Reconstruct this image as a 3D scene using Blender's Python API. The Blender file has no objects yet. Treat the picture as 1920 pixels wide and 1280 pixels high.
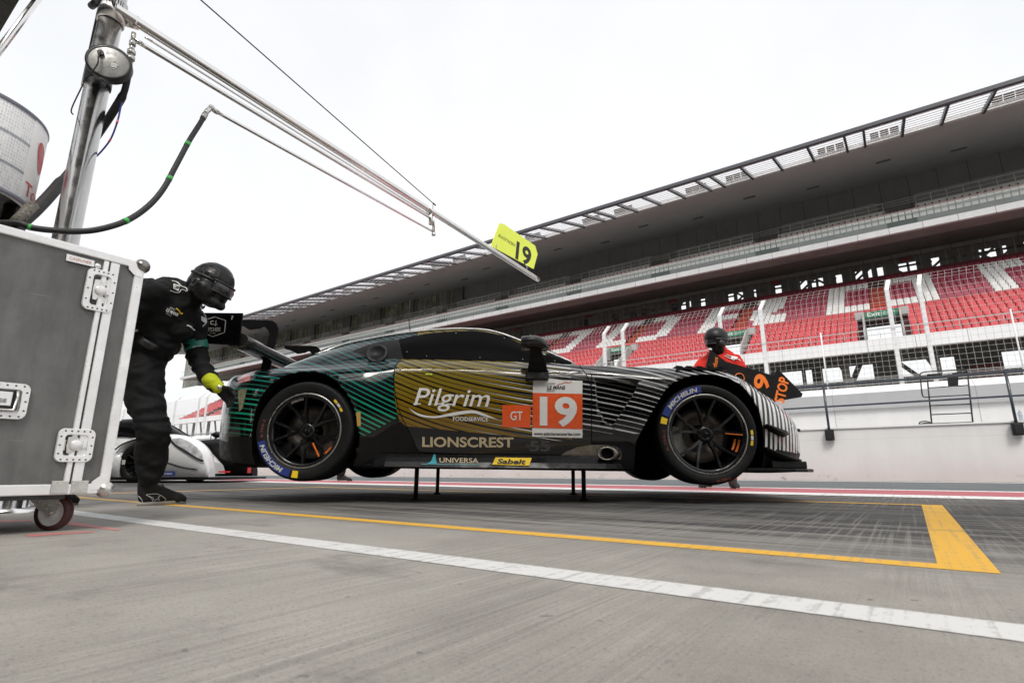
import bpy, bmesh, math, random
from mathutils import Vector as Vec, Matrix, noise
from mathutils.bvhtree import BVHTree
random.seed(7)
SC = bpy.context.scene
COL = SC.collection
R = math.radians
PI = math.pi

# ---------------------------------------------------------------- camera, sky, sun, exposure
CAM_H, PITCH, FPX = 0.215, math.atan(241 / 1015.0), 1015.0
cd = bpy.data.cameras.new('camera')
cam = bpy.data.objects.new('camera', cd)
COL.objects.link(cam)
cam.location = (0, 0, CAM_H)
cam.rotation_euler = (PI / 2 + PITCH, 0, 0)
cd.sensor_width = 36.0
cd.lens = FPX / 1920 * 36
cd.clip_start, cd.clip_end = 0.05, 3000
cd.dof.use_dof = True
cd.dof.focus_distance = 3.75
cd.dof.aperture_fstop = 7.0
SC.camera = cam

SUN_EL, SUN_AZ = R(52), R(178)           # azimuth from +Y (view direction) towards +X (right); behind the garages
world = bpy.data.worlds.new('World')
SC.world = world
world.use_nodes = True
nt = world.node_tree
nt.nodes.clear()
wo = nt.nodes.new('ShaderNodeOutputWorld')
bg = nt.nodes.new('ShaderNodeBackground')
sky = nt.nodes.new('ShaderNodeTexSky')
sky.sky_type = 'NISHITA'
sky.sun_disc = False
sky.sun_elevation = SUN_EL
sky.sun_rotation = SUN_AZ
sky.air_density = 1.2
sky.dust_density = 5.0
hs = nt.nodes.new('ShaderNodeHueSaturation')
hs.inputs['Saturation'].default_value = 0.42
mx = nt.nodes.new('ShaderNodeMix')
mx.data_type = 'RGBA'
mx.inputs[7].default_value = (9.5, 9.5, 9.5, 1)      # thin cloud veil over the blue
_tc = nt.nodes.new('ShaderNodeTexCoord'); _nz = nt.nodes.new('ShaderNodeTexNoise'); _mr = nt.nodes.new('ShaderNodeMapRange')
_nz.inputs['Scale'].default_value = 1.6; _nz.inputs['Detail'].default_value = 5; _nz.inputs['Roughness'].default_value = .55
nt.links.new(_tc.outputs['Generated'], _nz.inputs['Vector']); nt.links.new(_nz.outputs['Fac'], _mr.inputs[0])
_mr.inputs[1].default_value = .3; _mr.inputs[2].default_value = .7; _mr.inputs[3].default_value = .46; _mr.inputs[4].default_value = .60
nt.links.new(_mr.outputs[0], mx.inputs[0])
nt.links.new(sky.outputs[0], hs.inputs['Color'])
nt.links.new(hs.outputs[0], mx.inputs[6])
nt.links.new(mx.outputs[2], bg.inputs['Color'])
bg.inputs['Strength'].default_value = 0.117
nt.links.new(bg.outputs[0], wo.inputs['Surface'])

sl = bpy.data.lights.new('sun', 'SUN')
sl.energy = 1.4
sl.angle = R(18)
sl.color = (1.0, 0.96, 0.9)
sun = bpy.data.objects.new('sun', sl)
COL.objects.link(sun)
sun.rotation_euler = Vec((-math.sin(SUN_AZ) * math.cos(SUN_EL), -math.cos(SUN_AZ) * math.cos(SUN_EL),
                          -math.sin(SUN_EL))).to_track_quat('-Z', 'Y').to_euler()
SC.view_settings.view_transform = 'Standard'
SC.view_settings.look = 'None'
SC.view_settings.exposure = 0.45
SC.view_settings.gamma = 1.0

# ---------------------------------------------------------------- sight lines of the survey (pixel of the photo -> place)
AZ = R(54.27)                                          # direction of the pit lane
TU = Vec((math.sin(AZ), -math.cos(AZ), 0))             # u: along the lane, towards the right
TN = Vec((math.cos(AZ), math.sin(AZ), 0))              # v: across the lane, away from the garages
CP = Vec((0, 0, CAM_H))
_F = Vec((0, math.cos(PITCH), math.sin(PITCH)))
_U = Vec((0, -math.sin(PITCH), math.cos(PITCH)))
_R = Vec((1, 0, 0))
def ray(px, py): return _R * ((px - 960) / FPX) + _U * ((640 - py) / FPX) + _F
def Gd(px, py, z=0.0):
    d = ray(px, py); return CP + d * ((z - CAM_H) / d.z)
def Dp(px, py, Y):
    d = ray(px, py); return CP + d * (Y / d.y)
def Vp(px, py, v):
    d = ray(px, py); return CP + d * (v / d.dot(TN))
def Up(px, py, u):
    d = ray(px, py); return CP + d * (u / d.dot(TU))
def uvz(p): return Vec((p.dot(TU), p.dot(TN), p.z))
def W(u, v, z=0.0): return TU * u + TN * v + Vec((0, 0, z))
LANE = Matrix.Rotation(-(PI / 2 - AZ), 4, 'Z')         # local (u, v, z) -> world
def pxof(p):
    q = p - CP; w = q.dot(_F); return (960 + FPX * q.dot(_R) / w, 640 - FPX * q.dot(_U) / w)

# ---------------------------------------------------------------- mesh builder
class MB:
    def __init__(s): s.v = []; s.f = []; s.m = []; s.s = []
    def add(s, vs, fs, mi=0, sm=False):
        b = len(s.v); s.v += [Vec(p) for p in vs]
        for f in fs:
            s.f.append([b + i for i in f]); s.m.append(mi); s.s.append(sm)
    def hexa(s, p, mi=0):
        s.add(p, [(3, 2, 1, 0), (4, 5, 6, 7), (0, 1, 5, 4), (1, 2, 6, 5), (2, 3, 7, 6), (3, 0, 4, 7)], mi)
    def box(s, lo, hi, mi=0, M=None):
        x0, y0, z0 = lo; x1, y1, z1 = hi
        p = [Vec(q) for q in ((x0, y0, z0), (x1, y0, z0), (x1, y1, z0), (x0, y1, z0), (x0, y0, z1), (x1, y0, z1), (x1, y1, z1), (x0, y1, z1))]
        if M: p = [M @ q for q in p]
        s.hexa(p, mi)
    def prism(s, poly, ext, mi=0, side=None, sm=False):
        n = len(poly); poly = [Vec(p) for p in poly]; ext = Vec(ext)
        nn = Vec((0, 0, 0))
        for i in range(n): nn += (poly[i] - poly[0]).cross(poly[(i + 1) % n] - poly[0])
        if nn.dot(ext) > 0: poly = poly[::-1]
        s.add(poly + [p + ext for p in poly], [tuple(range(n)), tuple(range(2 * n - 1, n - 1, -1))], mi)
        b = len(s.v) - 2 * n
        for i in range(n):
            j = (i + 1) % n
            s.f.append([b + j, b + i, b + n + i, b + n + j]); s.m.append(mi if side is None else side); s.s.append(sm)
    def tube(s, pts, r, n=8, mi=0, caps=True, sm=True, up=None, flat=1.0):
        pts = [Vec(p) for p in pts]; k = len(pts)
        rs = r if isinstance(r, (list, tuple)) else [r] * k
        rings = []; prev = None
        for i in range(k):
            t = (pts[min(i + 1, k - 1)] - pts[max(i - 1, 0)]).normalized()
            if prev is None:
                a = Vec(up) if up else (Vec((0, 0, 1)) if abs(t.z) < .9 else Vec((1, 0, 0)))
                x = (a - t * a.dot(t)).normalized()
            else:
                x = (prev - t * prev.dot(t)).normalized()
            prev = x; y = t.cross(x)
            rings.append([pts[i] + (x * math.cos(2 * PI * j / n) + y * (flat * math.sin(2 * PI * j / n))) * rs[i] for j in range(n)])
        s.loft(rings, mi, caps, sm)
    def loft(s, rings, mi=0, caps=True, sm=True, closed=True, flip=False):
        n = len(rings[0]); b = len(s.v)
        for rg in rings: s.v += [Vec(p) for p in rg]
        for i in range(len(rings) - 1):
            for j in range(n if closed else n - 1):
                q = [b + i * n + j, b + i * n + (j + 1) % n, b + (i + 1) * n + (j + 1) % n, b + (i + 1) * n + j]
                s.f.append(q[::-1] if flip else q); s.m.append(mi); s.s.append(sm)
        if caps:
            q = list(range(b + n - 1, b - 1, -1)); s.f.append(q[::-1] if flip else q); s.m.append(mi); s.s.append(False)
            e = b + (len(rings) - 1) * n
            q = list(range(e, e + n)); s.f.append(q[::-1] if flip else q); s.m.append(mi); s.s.append(False)
    def lathe(s, prof, o, ax, n=24, mi=0, sm=True, closed=False):
        ax = Vec(ax).normalized(); o = Vec(o)
        a = Vec((0, 0, 1)) if abs(ax.z) < .9 else Vec((1, 0, 0))
        x = (a - ax * a.dot(ax)).normalized(); y = ax.cross(x)
        rings = [[o + ax * h + (x * math.cos(2 * PI * j / n) + y * math.sin(2 * PI * j / n)) * max(r, 1e-5) for j in range(n)] for r, h in prof]
        if closed: rings.append(rings[0])
        s.loft(rings, mi, False, sm)
    def ball(s, c, r, n=12, mi=0, sc=(1, 1, 1)):
        c = Vec(c); rings = []
        for i in range(1, n):
            th = PI * i / n
            rings.append([c + Vec((r * sc[0] * math.sin(th) * math.cos(2 * PI * j / (2 * n)), r * sc[1] * math.sin(th) * math.sin(2 * PI * j / (2 * n)), -r * sc[2] * math.cos(th))) for j in range(2 * n)])
        s.loft(rings, mi, True, True)
    def grid(s, P, mi=0, sm=True, flip=False):
        n = len(P[0]); b = len(s.v)
        for row in P: s.v += [Vec(p) for p in row]
        for i in range(len(P) - 1):
            for j in range(n - 1):
                q = [b + i * n + j, b + i * n + j + 1, b + (i + 1) * n + j + 1, b + (i + 1) * n + j]
                s.f.append(q[::-1] if flip else q); s.m.append(mi); s.s.append(sm)
    def mesh(s, name, mats, bevel=0, auto=None):
        me = bpy.data.meshes.new(name)
        me.from_pydata([tuple(p) for p in s.v], [], s.f)
        for m in (mats if isinstance(mats, (list, tuple)) else [mats]): me.materials.append(m)
        me.polygons.foreach_set('material_index', s.m)
        me.polygons.foreach_set('use_smooth', s.s)
        me.update()
        if bevel:
            bm = bmesh.new(); bm.from_mesh(me)
            bmesh.ops.recalc_face_normals(bm, faces=bm.faces)
            ed = [e for e in bm.edges if len(e.link_faces) == 2 and e.calc_face_angle(0) > R(28)]
            bmesh.ops.bevel(bm, geom=ed, offset=bevel, segments=2, affect='EDGES', profile=.6, clamp_overlap=True)
            bm.to_mesh(me); bm.free(); me.update()
        return me

MW = {}
def place(o, parent=None, frame=None):
    COL.objects.link(o)
    if parent is not None:
        o.parent = parent
        if parent in MW and frame is not None: o.matrix_parent_inverse = MW[parent].inverted()
        if frame is not None and parent in MW: o.matrix_basis = frame
    elif frame is not None:
        o.matrix_basis = frame
    return o
IDM = Matrix.Identity(4)
def build(name, mb, mats, parent=None, frame=IDM, bevel=0):
    """frame: matrix that takes the mesh's coordinates to the world; None = coordinates are the parent's own."""
    me = mb.mesh(name, mats, bevel) if isinstance(mb, MB) else mb
    return place(bpy.data.objects.new(name, me), parent, frame)
def tag(o, label=None, cat=None, group=None, kind=None):
    if label: o['label'] = label
    if cat: o['category'] = cat
    if group: o['group'] = group
    if kind: o['kind'] = kind
    return o
def thing(name, label, cat, loc=(0, 0, 0), group=None, frame=None):
    o = bpy.data.objects.new(name, None); COL.objects.link(o)
    M = Matrix.Translation(Vec(loc)) if frame is None else frame
    o.matrix_basis = M; MW[o] = M.copy()
    o.empty_display_size = .1
    return tag(o, label, cat, group)
def interp(tab, x):
    if x <= tab[0][0]: return tab[0][1]
    for (a, b), (c, d) in zip(tab, tab[1:]):
        if x <= c: return b + (d - b) * (x - a) / (c - a)
    return tab[-1][1]
def spline(tab, x):
    """monotone-ish cubic through (x, y) pairs"""
    n = len(tab)
    if x <= tab[0][0]: return tab[0][1]
    if x >= tab[-1][0]: return tab[-1][1]
    i = max(k for k in range(n - 1) if tab[k][0] <= x)
    def sl_(k):
        if k == 0 or k == n - 1: 
            j = min(k, n - 2); return (tab[j + 1][1] - tab[j][1]) / (tab[j + 1][0] - tab[j][0])
        d0 = (tab[k][1] - tab[k - 1][1]) / (tab[k][0] - tab[k - 1][0]); d1 = (tab[k + 1][1] - tab[k][1]) / (tab[k + 1][0] - tab[k][0])
        return 0 if d0 * d1 <= 0 else 2 * d0 * d1 / (d0 + d1)
    h = tab[i + 1][0] - tab[i][0]; t = (x - tab[i][0]) / h
    m0, m1 = sl_(i) * h, sl_(i + 1) * h; a, b = tab[i][1], tab[i + 1][1]
    return (2 * t**3 - 3 * t**2 + 1) * a + (t**3 - 2 * t**2 + t) * m0 + (-2 * t**3 + 3 * t**2) * b + (t**3 - t**2) * m1
def crom(pts, k=6):
    pts = [Vec(p) for p in pts]; out = []
    for i in range(len(pts) - 1):
        p0, p1, p2, p3 = pts[max(i - 1, 0)], pts[i], pts[i + 1], pts[min(i + 2, len(pts) - 1)]
        for j in range(k):
            t = j / k
            out.append(.5 * ((2 * p1) + (p2 - p0) * t + (2 * p0 - 5 * p1 + 4 * p2 - p3) * t * t + (3 * p1 - p0 - 3 * p2 + p3) * t**3))
    return out + [pts[-1]]

# ---------------------------------------------------------------- text as flat triangles
_TX = {}
def text_tris(s, bold=0.0, shear=0.0, space=1.0, font=None):
    key = (s, bold, shear, space)
    if key in _TX: return _TX[key]
    cu = bpy.data.curves.new('lettering', 'FONT'); cu.body = s
    cu.offset = bold; cu.shear = shear; cu.space_character = space; cu.resolution_u = 4
    o = bpy.data.objects.new('lettering', cu); COL.objects.link(o)
    dg = bpy.context.evaluated_depsgraph_get()
    me = o.evaluated_get(dg).to_mesh()
    bm = bmesh.new(); bm.from_mesh(me)
    bmesh.ops.triangulate(bm, faces=bm.faces)
    vs = [(v.co.x, v.co.y) for v in bm.verts]; bm.verts.index_update()
    fs = [[v.index for v in f.verts] for f in bm.faces]
    bm.free(); o.evaluated_get(dg).to_mesh_clear()
    bpy.data.objects.remove(o); bpy.data.curves.remove(cu)
    x0 = min(v[0] for v in vs); x1 = max(v[0] for v in vs); y0 = min(v[1] for v in vs); y1 = max(v[1] for v in vs)
    vs = [((x - x0) / (x1 - x0), (y - y0) / (y1 - y0)) for x, y in vs]
    _TX[key] = (vs, fs)
    return vs, fs
def put_text(mb, s, fn, mi=0, cuts=0, **kw):
    """fn maps (0..1, 0..1) of the word's box to a place"""
    vs, fs = text_tris(s, **kw)
    if cuts:
        vs, fs = slice2d(vs, fs, 1.0 / cuts, .25)
    pts = [fn(x, y) for x, y in vs]
    fs2 = []
    for f in fs: fs2.append(f)
    mb.add(pts, fs2, mi)
def slice2d(vs, fs, dx, dy):
    bm = bmesh.new(); bv = [bm.verts.new((x, y, 0)) for x, y in vs]
    for f in fs:
        try: bm.faces.new([bv[i] for i in f])
        except ValueError: pass
    x0 = min(v[0] for v in vs); x1 = max(v[0] for v in vs); y0 = min(v[1] for v in vs); y1 = max(v[1] for v in vs)
    for a0, a1, d, nrm in ((x0, x1, dx, (1, 0, 0)), (y0, y1, dy, (0, 1, 0))):
        k = 1
        while a0 + k * d < a1 - 1e-6:
            c = a0 + k * d
            bmesh.ops.bisect_plane(bm, geom=bm.verts[:] + bm.edges[:] + bm.faces[:], dist=1e-6, plane_co=(c if nrm[0] else 0, c if nrm[1] else 0, 0), plane_no=nrm)
            k += 1
    bm.verts.index_update()
    out = [(v.co.x, v.co.y) for v in bm.verts], [[v.index for v in f.verts] for f in bm.faces]
    bm.free()
    return out
def planefn(o, x, y):
    o, x, y = Vec(o), Vec(x), Vec(y)
    return lambda a, b: o + x * a + y * b

# ---------------------------------------------------------------- materials
class NT:
    def __init__(s, name):
        s.m = bpy.data.materials.new(name); s.m.use_nodes = True
        s.t = s.m.node_tree; s.b = s.t.nodes['Principled BSDF']; s.n = s.t.nodes
    def new(s, t, **kw):
        n = s.n.new(t)
        for k, v in kw.items(): setattr(n, k, v)
        return n
    def link(s, a, b): s.t.links.new(a, b)
    def val(s, sock, v):
        if hasattr(v, 'is_output') or isinstance(v, bpy.types.NodeSocket): s.link(v, sock)
        else: sock.default_value = v
    def math(s, op, a, b=0.0, c=0.0, clamp=False):
        n = s.new('ShaderNodeMath', operation=op, use_clamp=clamp)
        s.val(n.inputs[0], a); s.val(n.inputs[1], b)
        if op in ('MULTIPLY_ADD', 'SMOOTH_MIN', 'WRAP', 'COMPARE'): s.val(n.inputs[2], c)
        return n.outputs[0]
    def mapr(s, v, a, b, c=0.0, d=1.0, smooth=True):
        n = s.new('ShaderNodeMapRange', interpolation_type='SMOOTHSTEP' if smooth else 'LINEAR')
        s.val(n.inputs[0], v)
        for i, q in enumerate((a, b, c, d)): n.inputs[i + 1].default_value = q
        return n.outputs[0]
    def mix(s, f, a, b):
        n = s.new('ShaderNodeMix', data_type='RGBA')
        s.val(n.inputs[0], f)
        s.val(n.inputs[6], a if not isinstance(a, tuple) else (*a[:3], 1)); s.val(n.inputs[7], b if not isinstance(b, tuple) else (*b[:3], 1))
        return n.outputs[2]
    def noise(s, vec, scale, detail=4, rough=.55):
        n = s.new('ShaderNodeTexNoise'); s.link(vec, n.inputs['Vector'])
        n.inputs['Scale'].default_value = scale; n.inputs['Detail'].default_value = detail; n.inputs['Roughness'].default_value = rough
        return n.outputs['Fac']
    def obj(s): return s.new('ShaderNodeTexCoord').outputs['Object']
    def gen(s): return s.new('ShaderNodeTexCoord').outputs['Generated']
    def scaled(s, vec, sc, rot=(0, 0, 0), loc=(0, 0, 0)):
        n = s.new('ShaderNodeMapping'); s.link(vec, n.inputs['Vector'])
        n.inputs['Scale'].default_value = sc; n.inputs['Rotation'].default_value = rot; n.inputs['Location'].default_value = loc
        return n.outputs[0]
    def sep(s, vec):
        n = s.new('ShaderNodeSeparateXYZ'); s.link(vec, n.inputs[0]); return n.outputs
    def bump(s, h, strength=.3, dist=.01):
        n = s.new('ShaderNodeBump'); s.link(h, n.inputs['Height'])
        n.inputs['Strength'].default_value = strength; n.inputs['Distance'].default_value = dist
        s.link(n.outputs[0], s.b.inputs['Normal'])
    def set(s, **kw):
        names = dict(col='Base Color', rough='Roughness', metal='Metallic', coat='Coat Weight', crough='Coat Roughness', alpha='Alpha',
                     trans='Transmission Weight', ior='IOR', spec='Specular IOR Level', ecol='Emission Color', est='Emission Strength', sheen='Sheen Weight')
        for k, v in kw.items():
            if isinstance(v, tuple) and len(v) == 3: v = (*v, 1)
            s.val(s.b.inputs[names[k]], v)
        return s
def mat(name, col, rough=.5, metal=0.0, coat=0.0, var=.12, nsc=6.0, bump=0.0, bsc=60.0, bdist=.004, rvar=.1, spec=.5, sheen=0.0):
    t = NT(name); o = t.obj()
    nz = t.noise(o, nsc, 5, .6)
    f = t.mapr(nz, .25, .75)
    lo = tuple(max(0, c * (1 - var)) for c in col); hi = tuple(min(1, c * (1 + var)) for c in col)
    t.set(col=t.mix(f, lo, hi), metal=metal, coat=coat, spec=spec, sheen=sheen)
    n2 = t.noise(o, nsc * 3.1, 3)
    t.set(rough=t.mapr(n2, .3, .7, max(.02, rough - rvar), min(1, rough + rvar)))
    if bump: t.bump(t.noise(o, bsc, 4, .6), bump, bdist)
    return t.m
# ================================================================ SETTING
def mat_ground():
    t = NT('apron_concrete'); o = t.obj(); x, y, z = t.sep(o)
    big = t.noise(o, .5, 5, .6); mid = t.noise(o, 3.2, 6, .68); fine = t.noise(o, 130, 4, .75); grit = t.noise(o, 420, 2, .6)
    br = t.noise(t.scaled(o, (60, .8, 1)), 1.0, 4, .65)                      # broom marks across the lane
    br2 = t.noise(t.scaled(o, (210, 1.6, 1)), 1.0, 3, .6)
    lum = t.math('ADD', t.math('MULTIPLY', big, .5), t.math('MULTIPLY', mid, .5))
    c = t.mix(t.mapr(lum, .32, .68), (.215, .20, .176), (.37, .351, .316))
    gate = t.mapr(t.noise(t.scaled(o, (1.2, .5, 1)), 1.2, 5, .65), .40, .66)
    c = t.mix(t.math('MULTIPLY', t.math('MULTIPLY', t.mapr(br, .44, .62), gate), .48), c, (.15, .142, .125))
    c = t.mix(t.math('MULTIPLY', t.math('MULTIPLY', t.mapr(br2, .49, .64), gate), .42), c, (.44, .425, .39))
    c = t.mix(t.math('MULTIPLY', t.mapr(fine, .52, .66), .55), c, (.11, .105, .095))
    c = t.mix(t.math('MULTIPLY', t.mapr(grit, .52, .68), .5), c, (.44, .43, .41))
    spots = t.noise(o, 26, 2, .5)
    c = t.mix(t.math('MULTIPLY', t.mapr(spots, .70, .76), .6), c, (.08, .078, .072))
    # dark worn-in rubber where cars turn into the box, with painted under-car shade
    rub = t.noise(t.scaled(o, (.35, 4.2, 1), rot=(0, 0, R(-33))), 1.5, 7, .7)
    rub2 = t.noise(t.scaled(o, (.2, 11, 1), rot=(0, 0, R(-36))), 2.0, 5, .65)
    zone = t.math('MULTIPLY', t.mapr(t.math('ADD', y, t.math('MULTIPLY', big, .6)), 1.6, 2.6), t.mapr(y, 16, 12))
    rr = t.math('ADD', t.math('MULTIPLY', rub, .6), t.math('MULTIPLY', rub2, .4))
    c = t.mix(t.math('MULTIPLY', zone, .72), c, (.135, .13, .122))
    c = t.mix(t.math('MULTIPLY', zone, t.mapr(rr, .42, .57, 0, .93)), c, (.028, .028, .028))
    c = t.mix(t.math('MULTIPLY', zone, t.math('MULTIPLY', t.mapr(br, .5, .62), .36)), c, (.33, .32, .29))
    core = t.math('MULTIPLY', t.mapr(y, 2.5, 3.5), t.mapr(y, 5.6, 4.6))  # extra dark band standing in for the shade beneath the car
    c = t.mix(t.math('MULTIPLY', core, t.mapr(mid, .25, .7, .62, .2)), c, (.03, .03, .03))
    st = t.noise(t.scaled(o, (1.4, 2.4, 1), rot=(0, 0, .3)), 1.1, 6, .65)
    c = t.mix(t.math('MULTIPLY', t.mapr(st, .56, .70), .55), c, (.12, .117, .11))
    # slab joints
    jt = t.math('ABSOLUTE', t.math('SUBTRACT', t.math('FRACT', t.math('MULTIPLY', t.math('ADD', x, 1.9), 1 / 5.0)), .5))
    c = t.mix(t.math('MULTIPLY', t.mapr(jt, .0016, .0008), .75), c, (.05, .05, .048))
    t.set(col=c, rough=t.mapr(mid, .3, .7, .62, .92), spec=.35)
    t.bump(t.math('ADD', t.math('MULTIPLY', br, .5), t.math('MULTIPLY', fine, .7)), .5, .004)
    return t.m
def mat_paint(name, col, wear=.35, edge=False):
    t = NT(name); o = t.obj()
    w = t.noise(o, 34, 7, .75); br = t.noise(t.scaled(o, (55, 1.1, 1)), 1.0, 3, .6)
    dirt = t.noise(t.scaled(o, (.5, 2.0, 1), rot=(0, 0, R(-33))), 2.2, 5, .65)
    f = t.math('ADD', t.math('MULTIPLY', w, .5), t.math('MULTIPLY', br, .5))
    c = t.mix(t.math('MULTIPLY', t.mapr(f, .50, .60), wear), col, (.2, .19, .175))
    c = t.mix(t.math('MULTIPLY', t.mapr(dirt, .55, .72), .45), c, (.12, .11, .1))
    if edge:
        gx, gy, gz = t.sep(t.gen()); e = t.math('ABSOLUTE', t.math('SUBTRACT', t.math('MULTIPLY', gy, 2.0), 1.0))
        n3 = t.noise(o, 45, 4, .7)
        c = t.mix(t.mapr(t.math('ADD', e, t.math('MULTIPLY', n3, .3)), 1.06, 1.14, 0, .8), c, (.25, .24, .22))
    t.set(col=c, rough=.6, spec=.4)
    t.bump(br, .25, .002)
    return t.m
M_GROUND = mat_ground()
M_WHITEP = mat_paint('white_road_paint', (.70, .70, .69), .45)
M_WHITEL = mat_paint('white_line_paint', (.64, .64, .63), .45, True)
M_YELLOWP = mat_paint('yellow_road_paint', (.72, .40, .035), .4)
M_REDP = mat_paint('red_lane_paint', (.42, .11, .13), .2)
M_REDL = mat_paint('red_line_paint', (.52, .20, .19), .55)
M_ASPH = mat('lane_asphalt', (.105, .115, .12), .8, var=.14, nsc=1.5, bump=.3, bsc=140)

def sheet(name, u0, u1, v0, v1, z, m):
    mb = MB(); mb.add([(u0, v0, z), (u1, v0, z), (u1, v1, z), (u0, v1, z)], [(0, 1, 2, 3)])
    return tag(build(name, mb, m, frame=LANE), kind='structure')
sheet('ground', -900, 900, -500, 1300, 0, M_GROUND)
sheet('white_line', -40, 30, 1.004, 1.114, .0010, M_WHITEL)
mb = MB()
for (u0, u1, v0, v1) in ((-6.2, 0.018, 1.61, 1.692), (-6.2, 0.018, 4.39, 4.48), (0.018, .124, 1.61, 4.48), (-6.32, -6.2, 1.61, 4.48)):
    mb.add([(u0, v0, .001), (u1, v0, .001), (u1, v1, .001), (u0, v1, .001)], [(0, 1, 2, 3)])
tag(build('yellow_box_line', mb, M_YELLOWP, frame=LANE), kind='structure')
mb = MB()
for q in (((122, 976), (122, 983), (223, 994), (225, 991)), ((48, 1001), (52, 1006), (176, 997), (176, 994)), ((-40, 974), (-40, 980), (60, 976), (62, 974))):
    mb.add([LANE.inverted() @ Gd(*p, .001) for p in q], [(0, 1, 2, 3)])
tag(build('red_floor_line', mb, M_REDL, frame=LANE), kind='structure')
sheet('white_edge_line', -160, 40, 5.51, 6.07, .004, M_WHITEP)
sheet('red_lane_strip', -160, 40, 6.07, 7.36, .004, M_REDP)
sheet('white_lane_line', -160, 40, 7.36, 7.62, .004, M_WHITEP)
sheet('pit_lane', -160, 40, 7.62, 12.62, .004, M_ASPH)
sheet('white_wall_line', -160, 40, 12.62, 13.0, .004, M_WHITEP)

# ---------------------------------------------------------------- pit wall, barrier behind it, handrail, fence
def mat_wall(name, col, pink=True):
    t = NT(name); o = t.obj(); x, y, z = t.sep(o)
    n1 = t.noise(o, .8, 5, .6); n2 = t.noise(t.scaled(o, (1.2, 1.2, .25)), 3, 5, .65)
    c = t.mix(t.mapr(t.math('ADD', t.math('MULTIPLY', n1, .5), t.math('MULTIPLY', n2, .5)), .3, .7), tuple(k * .9 for k in col), col)
    if pink:                                                                  # red dust rubbed on along the foot
        c = t.mix(t.math('MULTIPLY', t.mapr(t.math('ADD', z, t.math('MULTIPLY', n1, .5)), .95, .2), .35), c, (.6, .42, .4))
        d = t.noise(t.scaled(o, (1.5, 1, 2.2)), 1.6, 4, .7)
        c = t.mix(t.math('MULTIPLY', t.math('MULTIPLY', t.mapr(z, .16, .02), t.mapr(d, .56, .7)), .75), c, (.1, .06, .06))
        cr = t.math('ABSOLUTE', t.math('SUBTRACT', t.math('ADD', z, t.math('MULTIPLY', n2, .05)), .885))
        c = t.mix(t.math('MULTIPLY', t.mapr(cr, .006, .002), .25), c, (.25, .24, .23))
    sc_ = t.noise(t.scaled(o, (.9, 1, 7)), 1.3, 5, .7)
    c = t.mix(t.math('MULTIPLY', t.mapr(sc_, .66, .74), .3), c, (.2, .19, .18))
    sx = t.math('ABSOLUTE', t.math('SUBTRACT', t.math('FRACT', t.math('MULTIPLY', x, 1 / 2.9)), .5))
    if not pink: c = t.mix(t.math('MULTIPLY', t.mapr(sx, .004, .002), .6), c, (.2, .2, .2))
    t.set(col=c, rough=.75, spec=.3)
    t.bump(n2, .15, .01)
    return t.m
M_PITW = mat_wall('pit_wall_paint', (.71, .70, .695))
M_BAR = mat_wall('barrier_paint', (.70, .70, .70), False)
M_BARG = mat_wall('barrier_shade_grey', (.42, .43, .44), False)  # same barrier in grey, shade of the overhanging face painted in
M_WHITE = mat('white_metal_paint', (.76, .77, .78), .45, var=.05, nsc=2)
M_NAVY = mat('navy_rail_paint', (.022, .028, .045), .35, var=.2, nsc=8, coat=.3)
M_BLACK = mat('black_powder_coat', (.014, .014, .015), .45, var=.2)
M_BLKR = mat('black_rubber', (.016, .016, .017), .75, var=.2, nsc=12)
M_WIRE = mat('galvanised_wire', (.52, .52, .50), .45, metal=.4, var=.08)

UL, UR = -150.0, 26.0
w = tag(thing('pit_wall', 'long low white painted pit wall with pink dust along its foot', 'wall', W(0, 13.79)), group=None)
mb = MB(); mb.box((UL, 13.79, 0), (UR, 14.02, 1.085)); build('wall_face', mb, M_PITW, w, LANE)
mb = MB(); mb.box((UL, 13.76, 1.085), (UR, 14.05, 1.115)); build('coping', mb, M_WHITE, w, LANE)
mb = MB(); mb.box((UL, 14.05, 0), (UR, 16.49, .62)); build('platform', mb, M_BAR, w, LANE)
w = thing('concrete_barrier', 'taller white concrete barrier, shaded band coloured grey, behind the pit wall, under the mesh fence', 'barrier', W(0, 16.5))
mb = MB(); mb.box((UL, 16.5, 0), (UR, 16.98, 1.73)); build('lower_wall', mb, M_BAR, w, LANE)
mb = MB(); mb.box((UL, 16.42, 1.73), (UR, 17.04, 2.13)); build('shaded_band', mb, M_BARG, w, LANE)
mb = MB(); mb.prism([(UL, 16.44, 2.13), (UL, 17.6, 2.13), (UL, 17.6, 2.42), (UL, 16.98, 2.36)], (UR - UL, 0, 0)); build('top_block', mb, M_BAR, w, LANE)

h = thing('handrail', 'dark navy two bar handrail bolted to the face of the pit wall', 'railing', W(0, 13.7))
us = [uvz(Vp(1550, 770, 13.74)).x, uvz(Vp(1895, 745, 13.74)).x]
step = us[1] - us[0]
zt = uvz(Vp(1725, 709, 13.72)).z; zm = uvz(Vp(1725, 752, 13.72)).z
for z in (zt, zm):
    mb = MB(); mb.tube([(us[0] - 14 * step, 13.72, z), (us[1] + 1.5 * step, 13.72, z)], .024 if z == zt else .02, 10); build('rail', mb, M_NAVY, h, LANE)
for k in range(-14, 3):
    u = us[0] + k * step
    mb = MB(); mb.tube([(u, 13.72, .86), (u, 13.72, zt)], .025, 10)
    p = build('post', mb, M_NAVY, h, LANE)
    mb = MB(); mb.box((u - .085, 13.66, .84), (u + .085, 13.757, 1.07)); mb.box((u - .05, 13.64, .86), (u + .05, 13.66, 1.05))
    build('clamp', mb, M_BLACK, p, LANE, bevel=.008)

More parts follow.
